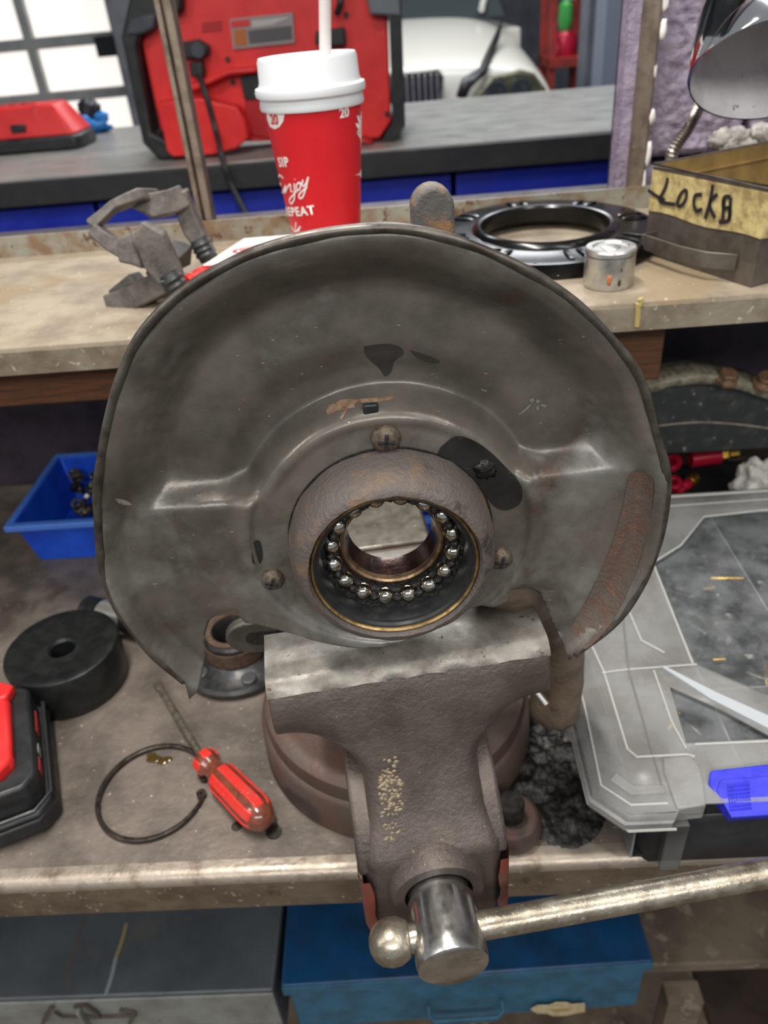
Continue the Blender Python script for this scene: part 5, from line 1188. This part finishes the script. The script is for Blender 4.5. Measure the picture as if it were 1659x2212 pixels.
bm = NB(); mx = axm(B2, d); lathe(bm, [(.0085, .004), (.0095, .012), (.0095, .05), (.004, .055), (0, .055)], mx @ Matrix.Diagonal((1, 1, 1, 1)), 20); finish('barrel', bm, MATS['white_card'], tb)

# slotted black ring plate leaning on the lip
pf = at(1180, 574, 'z', SHZ+.014); pb = CP+ray(1172, 427)*((.868)/ray(1172, 427).y)
pc = (pf+pb)/2; Rr = (pb-pf).length/2; yv = (pb-pf).normalized(); xv = Vector((1, 0, 0)); xv = (xv-yv*xv.dot(yv)).normalized(); nv = xv.cross(yv)
if nv.z < 0: nv = -nv
mp_ = Matrix((xv, yv, nv)).transposed().to_4x4(); mp_.translation = pc
pt = thing('ring_plate', 'glossy black slotted ring plate leaning on the shelf back lip', 'brake part'); pt.matrix_world = mp_
s_ = Rr/.0985
bm = NB(); lathe(bm, [(.0530*s_, -.010), (.0530*s_, .003), (.0545*s_, .0050), (.057*s_, .0055), (.060*s_, .0040), (.062*s_, .0010), (.090*s_, .0), (.094*s_, -.001), (.0955*s_, -.013), (.0940*s_, -.013), (.0925*s_, -.003), (.062*s_, -.0015), (.056*s_, .002), (.0545*s_, -.010)], None, 96, close=True); finish('plate', bm, gloss_m, pt, smooth=30)
for k in range(8):
    for s in (-1, 1):
        a = k*pi/4+.3+s*.075; bm = NB(); c0 = Vector((cos(a), sin(a), 0)); t0 = Vector((-sin(a), cos(a), 0))
        bar(bm, [c0*.068*s_+Vector((0, 0, .0010)), c0*.072*s_+Vector((0, 0, .0020)), c0*.084*s_+Vector((0, 0, .0018)), c0*.089*s_+Vector((0, 0, .0003))], .0045, .0012); finish('pressed_rib', bm, gloss_m, pt, bevel=.0005)

# chrome socket
p = at(1315, 632, 'z', SHZ); wl = at(1262, 580, 'y', p.y+.02); wr = at(1371, 575, 'y', p.y+.02); R_ = (wr.x-wl.x)/2; cyp = p.y+R_; cxp = (wl.x+wr.x)/2
zt_ = at(1316, 548, 'y', p.y).z-SHZ
so = thing('chrome_socket', 'short chrome drive socket standing at the right of the shelf', 'socket', (cxp, cyp, SHZ))
bm = NB(); lathe(bm, [(0, .0005), (R_*.96, .0005), (R_*.98, .002), (R_*.98, zt_*.80), (R_*.90, zt_*.82), (R_*.90, zt_*.84), (R_, zt_*.86), (R_, zt_*.95), (R_*.95, zt_), (R_*.72, zt_), (R_*.66, zt_*.965), (R_*.38, zt_*.965), (R_*.36, zt_*.99), (R_*.30, zt_), (0, zt_)], None, 64); finish('socket_body', bm, can_m, so, smooth=30)
a = atan2(-cyp, -cxp)
for (da, z, r_, mt) in ((.05, .30, .0032, M('rust_spot', (168, 100, 56), rough=.7)), (.5, .55, .0011, fastdark_m), (.45, .22, .0022, fastdark_m)):
    bm = NB(); lump(bm, ((R_*.98)*cos(a+da), (R_*.98)*sin(a+da), zt_*z), r_, (.6, .3, 1.3), .5, 3, 2, 1, None); finish('rust_spot', bm, mt, so, smooth=180)

# steel drawer tray with handwritten tape label
A = at(1391, 547, 'z', SHZ); B = at(1622, 622, 'z', SHZ); e1 = (B-A); WL = e1.length; e1 = e1/WL; e2 = Vector((-e1.y, e1.x, 0))
zt1 = at(1403, 357, 'y', A.y).z; zt2 = at(1655, 408, 'y', (A+e1*WL).y).z
HT = ((CP+ray(1403, 357)*(A.y/ray(1403, 357).y)).z)-SHZ
tr = thing('drawer_tray', 'brown steel drawer tray with masking tape label reading Locks', 'tray', (A.x, A.y, SHZ), atan2(e1.y, e1.x))
DP = .17; tw = .0015
bm = NB(); box(bm, (0, 0, .0005), (WL, DP, .002)); finish('bottom_sheet', bm, tray_m, tr)
for nm, a, b_, mt in (('front_panel', (0, 0), (WL, tw), tray_m), ('side_panel', (WL-tw, tw), (WL, DP), tray_m), ('side_panel', (0, tw), (tw, DP-tw), trayin_m), ('back_panel', (0, DP-tw), (WL-tw, DP), trayin_m)):
    bm = NB(); box(bm, (*a, .002), (*b_, HT)); finish(nm, bm, mt, tr)
bm = NB(); tube(bm, [(0, 0, HT), (WL, 0, HT), (WL, DP, HT), (0, DP, HT)], .0016, 8, closed=True); finish('rolled_edge', bm, tray_m, tr)
bm = NB(); box(bm, (tw+.0005, DP-.012, HT*.86), (WL-tw, DP-.004, HT*.9)); box(bm, (tw, tw, HT*.82), (tw+.002, DP-.01, HT*.84)); finish('inner_ledge', bm, trayin_m, tr)
# tape
def tl_(px, py):
    n = Vector((-e2.x, -e2.y, 0)); p = atp(px, py, A, n); q = p-A; return (q.dot(e1), q.z)
bm = NB(); V = []
for k in range(25):
    t = k/24; x = t*(WL+.0); zu = HT-.0035; zl = HT*.50+.0012*sin(t*9)
    V.append([bm.verts.new((x, -.0006-.0005*abs(noise.noise(Vector((t*20, j, 0)))), zl+(zu-zl)*j/4)) for j in range(5)])
for k in range(10):
    y = (k+1)/10*.05; V.append([bm.verts.new((WL+.0007, y, HT*.50+(HT-.0035-HT*.5)*j/4)) for j in range(5)])
for P_, Q_ in zip(V[:-1], V[1:]):
    for j in range(4): bm.faces.new((P_[j], Q_[j], Q_[j+1], P_[j+1]))
tape = finish('tape_label', bm, tape_m, tr, smooth=180, label='wrinkled yellow masking tape lettered Locks')
strokes = [[(1446, 383), (1440, 405), (1428, 430), (1436, 437), (1462, 441)], [(1403, 410), (1425, 425), (1440, 432)], [(1478, 412), (1470, 425), (1466, 440), (1474, 444), (1484, 430), (1486, 412), (1478, 412)],
           [(1520, 420), (1505, 422), (1502, 440), (1508, 455), (1520, 450)], [(1543, 398), (1538, 430), (1526, 472)], [(1553, 418), (1536, 440), (1548, 470)], [(1582, 425), (1568, 426), (1566, 448), (1580, 450), (1576, 476), (1556, 478)], [(1568, 430), (1564, 474)], [(1582, 426), (1578, 476)]]
bm = NB(); ribbon(bm, [[tl_(*p) for p in s] for s in strokes], .0031, lambda a, b, h: Vector((a, -.0014-h, b))); finish('lettering', bm, ink_m, tape, smooth=180)
# label holder handle
h0, h1 = tl_(1418, 498), tl_(1600, 552); zz0 = tl_(1500, 535)[1]; hz0 = max(.006, zz0-.012)
bm = NB(); bar(bm, [(h0[0], -.0005, hz0+.010), (h0[0]+.003, -.018, hz0+.011), (h0[0]+.050, -.020, hz0+.011), (h1[0]-.020, -.016, hz0+.011), (h1[0]-.002, -.001, hz0+.010)], .0018, .013); finish('pull_handle', bm, tray_m, tr, bevel=.0005)
random.seed(21)
for k in range(14):
    bm = NB(); r_ = random.uniform(.004, .007); L_ = random.uniform(.015, .03); lathe(bm, [(0, 0), (r_, 0), (r_, L_*.6), (r_*.5, L_*.62), (r_*.5, L_), (0, L_)], None, 12)
    o = finish('lock_barrel', bm, fastdark_m if k % 2 else fast_m, smooth=30); q = A+e1*random.uniform(.03, WL-.03)+e2*random.uniform(.02, DP-.04)
    o.location = (q.x, q.y, SHZ+HT*random.uniform(.35, .62)); o.rotation_euler = (random.uniform(.8, 2.2), random.uniform(-.5, .5), random.uniform(0, 6)); tag(o, 'small metal lock barrel piled inside the labelled tray', 'lock barrel', 'lock barrels in the drawer tray')
bm = NB(); prism(bm, [(.003, .003), (WL-.003, .003), (WL-.003, DP-.016), (.003, DP-.016)], lambda a, b: Vector((a, b, .002)), lambda a, b: Vector((a, b, HT*.45)))
for v in bm.verts: v.co = Matrix.Rotation(atan2(e1.y, e1.x), 4, 'Z') @ v.co+Vector((A.x, A.y, SHZ))
o = finish('key_blanks', bm, M('key_pile', (92, 84, 70), (50, 46, 42), scale=120, rough=.4, metal=.5, bump=.004, bscale=120)); o['kind'] = 'stuff'; tag(o, 'mass of small keys and springs under the lock barrels', 'hardware')

# gooseneck lamp
ly_ = .64; rc = at(1672, 156, 'y', ly_); Rl = .0575
nopen = Vector((-.12, -.62, -.75)).normalized()
lm = thing('gooseneck_lamp', 'chrome gooseneck lamp with dirty white inside at the upper right', 'lamp')
mx = axm(rc, -nopen)
bm = NB(); lathe(bm, [(Rl, 0), (Rl*1.02, .002), (Rl*.99, .02), (Rl*.93, .045), (Rl*.80, .070), (Rl*.58, .090), (Rl*.40, .100), (Rl*.34, .104), (Rl*.32, .135), (0, .138)], mx, 64); sh = finish('shade', bm, chrome2_m, lm, smooth=40)
bm = NB(); lathe(bm, [(Rl*.985, .0005), (Rl*.965, .02), (Rl*.90, .045), (Rl*.77, .068), (Rl*.55, .086), (0, .092)], mx, 64); finish('shade_lining', bm, shadewhite_m, sh, smooth=60, label='dirty white lining')
bm = NB(); lathe(bm, [(0, .045), (.012, .048), (.020, .060), (.016, .078), (.012, .090), (0, .090)], mx, 24); finish('bulb', bm, M('bulb_glass', (180, 176, 170), rough=.2, rvar=0), sh, smooth=60)
g0 = at(1450, 350, 'y', .76); g1 = at(1492, 268, 'y', .76); g2 = at(1522, 200, 'y', .755); topc = rc-nopen*.135
base = Vector((g0.x+.045, .815, SHZ+.018))
gp = spline([base, g0, g1, g2, Vector((g2.x+.02, .765, g2.z+.06)), Vector((topc.x-.01, topc.y+.04, topc.z+.03)), topc], 26)
rr_ = []
for i in range(len(gp)): rr_.append(.0056 if i % 2 else .0046)
bm = NB(); tube(bm, gp, 1, 14, rad=rr_); finish('gooseneck', bm, M('gooseneck_steel', (150, 142, 134), rough=.28, metal=.95), lm, smooth=25)
bm = NB(); lathe(bm, [(0, 0), (.032, 0), (.033, .004), (.028, .012), (.010, .018), (0, .018)], Matrix.Translation((base.x, base.y, SHZ+.0005)), 40); finish('base', bm, M('lamp_base', (120, 112, 104), rough=.35, metal=.7), lm, smooth=40)

# ------------------------------------------------------------ below the bench
LZ0 = -.46
ls = thing('lower_shelf', 'dirty lower shelf of the bench holding the toolboxes', 'shelf', (0, .6, LZ0))
fy = at(1520, 2082, 'z', LZ0).y
bm = NB(); box(bm, (-1.1, fy-.6, -.02), (1.0, .9-.6, 0)); finish('shelf_board', bm, concrete_m, ls, bevel=.003)
a = at(1500, 2125, 'y', fy-.02); bm = NB(); box(bm, (a.x-.03, fy-.6-.03, -LZ0+LOWZ), (a.x+.012, fy-.6-.005, -.03)); finish('front_leg', bm, concrete_m, ls)
# grey steel cabinet
gz = -.35; gf = at(300, 2150, 'z', gz).y; gx = at(588, 2150, 'z', gz).x; gxb = gx+.0
gc = thing('steel_chest', 'slate grey steel chest with front latch under the bench at the left', 'chest', (gx, gf, gz))
bm = NB(); box(bm, (-.75, 0, -.105), (0, .36, 0)); finish('body', bm, grey_m, gc, bevel=.003)
bm = NB(); box(bm, (-.75, -.003, -.10), (.0, 0, -.002)); finish('front_panel', bm, greylip_m, gc, bevel=.001)
for (p0, p1, wd, mt) in (((185, 1975), (135, 2125), .0018, M('brown_streak', (92, 72, 58), rough=.6)), ((273, 1995), (250, 2070), .0040, M('yellow_streak', (136, 122, 84), rough=.6)), ((250, 2070), (228, 2150), .0045, M('pale_streak', (122, 130, 134), rough=.6)), ((235, 1985), (205, 2110), .003, MATS['slate_painted_steel'])):
    a, b_ = at(*p0, 'z', gz), at(*p1, 'z', gz); bm = NB(); ribbon(bm, [[(a.x-gx, a.y-gf), ((a.x+b_.x)/2-gx+.001, (a.y+b_.y)/2-gf), (b_.x-gx, b_.y-gf)]], wd, lambda x, y, h: Vector((x, y, .0004))); finish('paint_streak', bm, mt, gc)
def gl(px, py): p = at(px, py, 'y', gf-.006); return Vector((p.x-gx, -.006, p.z-gz))
lt = None
for pts, wd in (([(92, 2212), (108, 2180), (115, 2176)], .004), ([(118, 2186), (135, 2196), (200, 2198), (295, 2194)], .003), ([(160, 2175), (185, 2172), (205, 2186), (215, 2198)], .004), ([(258, 2182), (290, 2188), (280, 2212)], .004)):
    bm = NB(); bar(bm, [gl(*p) for p in pts], wd, wd*.7, up=(0, 1, 0)); o = finish('latch_wire', bm, tray_m, gc)
bm = NB(); a, b_ = gl(165, 2182), gl(200, 2225); box(bm, (a.x, -.010, b_.z), (b_.x, -.003, a.z)); finish('latch', bm, greylip_m, gc, bevel=.001)
# blue toolbox
bz_ = -.35; A = at(606, 2133, 'z', bz_); B = at(1413, 2078, 'z', bz_); e = (B-A); WB = e.length; ya = atan2(e.y, e.x)
tbx = thing('blue_toolbox', 'dented blue metal toolbox under the bench below the vise', 'toolbox', A, ya)
bm = NB(); box(bm, (0, 0, -.018), (WB, .22, 0)); finish('lid', bm, bluebox_m, tbx, bevel=.003)
bm = NB(); box(bm, (.006, .003, -.108), (WB-.006, .215, -.018)); finish('body', bm, bluefront_m, tbx, bevel=.003)
bm = NB(); box(bm, (.001, -.0012, -.017), (WB-.001, .0008, -.001)); finish('lid_front', bm, bluefront_m, tbx, bevel=.0005)
def bl_(px, py): 
    n = Vector((sin(ya), -cos(ya), 0)); p = atp(px, py, A-Vector((0, .0, 0)), n)-A; return (p.x*cos(ya)+p.y*sin(ya), p.z)
a, b_ = bl_(925, 2172), bl_(1083, 2198)
bm = NB(); P = [Vector((x, y, z)) for x, y, z in ((a[0], 0, a[1]), (a[0], -.010, a[1]-.002), (a[0]+.006, -.014, a[1]-.008), (b_[0]-.006, -.014, a[1]-.008), (b_[0], -.010, a[1]-.002), (b_[0], 0, a[1]))]; bar(bm, P, .004, .008); finish('handle', bm, bluefront_m, tbx, bevel=.001)
bp_ = [(1146, 2176), (1160, 2168), (1185, 2168), (1200, 2162), (1225, 2162), (1235, 2166), (1262, 2164), (1263, 2180), (1240, 2184), (1225, 2188), (1195, 2190), (1180, 2184), (1160, 2184)]
bm = NB(); Q = [bl_(*p) for p in bp_]; prism(bm, Q, lambda a, b: Vector((a, -.0012, b)), lambda a, b: Vector((a, -.0028, b))); finish('badge', bm, M('badge_cream', (196, 182, 146), (170, 150, 110), scale=90, rough=.5), tbx)
bm = NB(); lathe(bm, [(0, -.0032), (.008, -.0032), (.008, -.0026)], axm(((Q[3][0]+Q[4][0])/2, 0, (Q[3][1]+Q[10][1])/2), (0, 1, 0)) @ Matrix.Diagonal((1.4, .45, 1, 1)), 24); finish('badge_emblem', bm, M('badge_tan', (160, 136, 92), rough=.5), tbx)
# dark mat on the floor at bottom right
p = at(1600, 2170, 'z', LOWZ+.01); bm = NB(); box(bm, (p.x-.06, p.y-.5, LOWZ+.0005), (p.x+.6, p.y+.12, LOWZ+.01)); o = finish('floor_mat', bm, darkfloor_m, bevel=.003); tag(o, 'dark brown mat on the concrete floor at the lower right', 'mat')
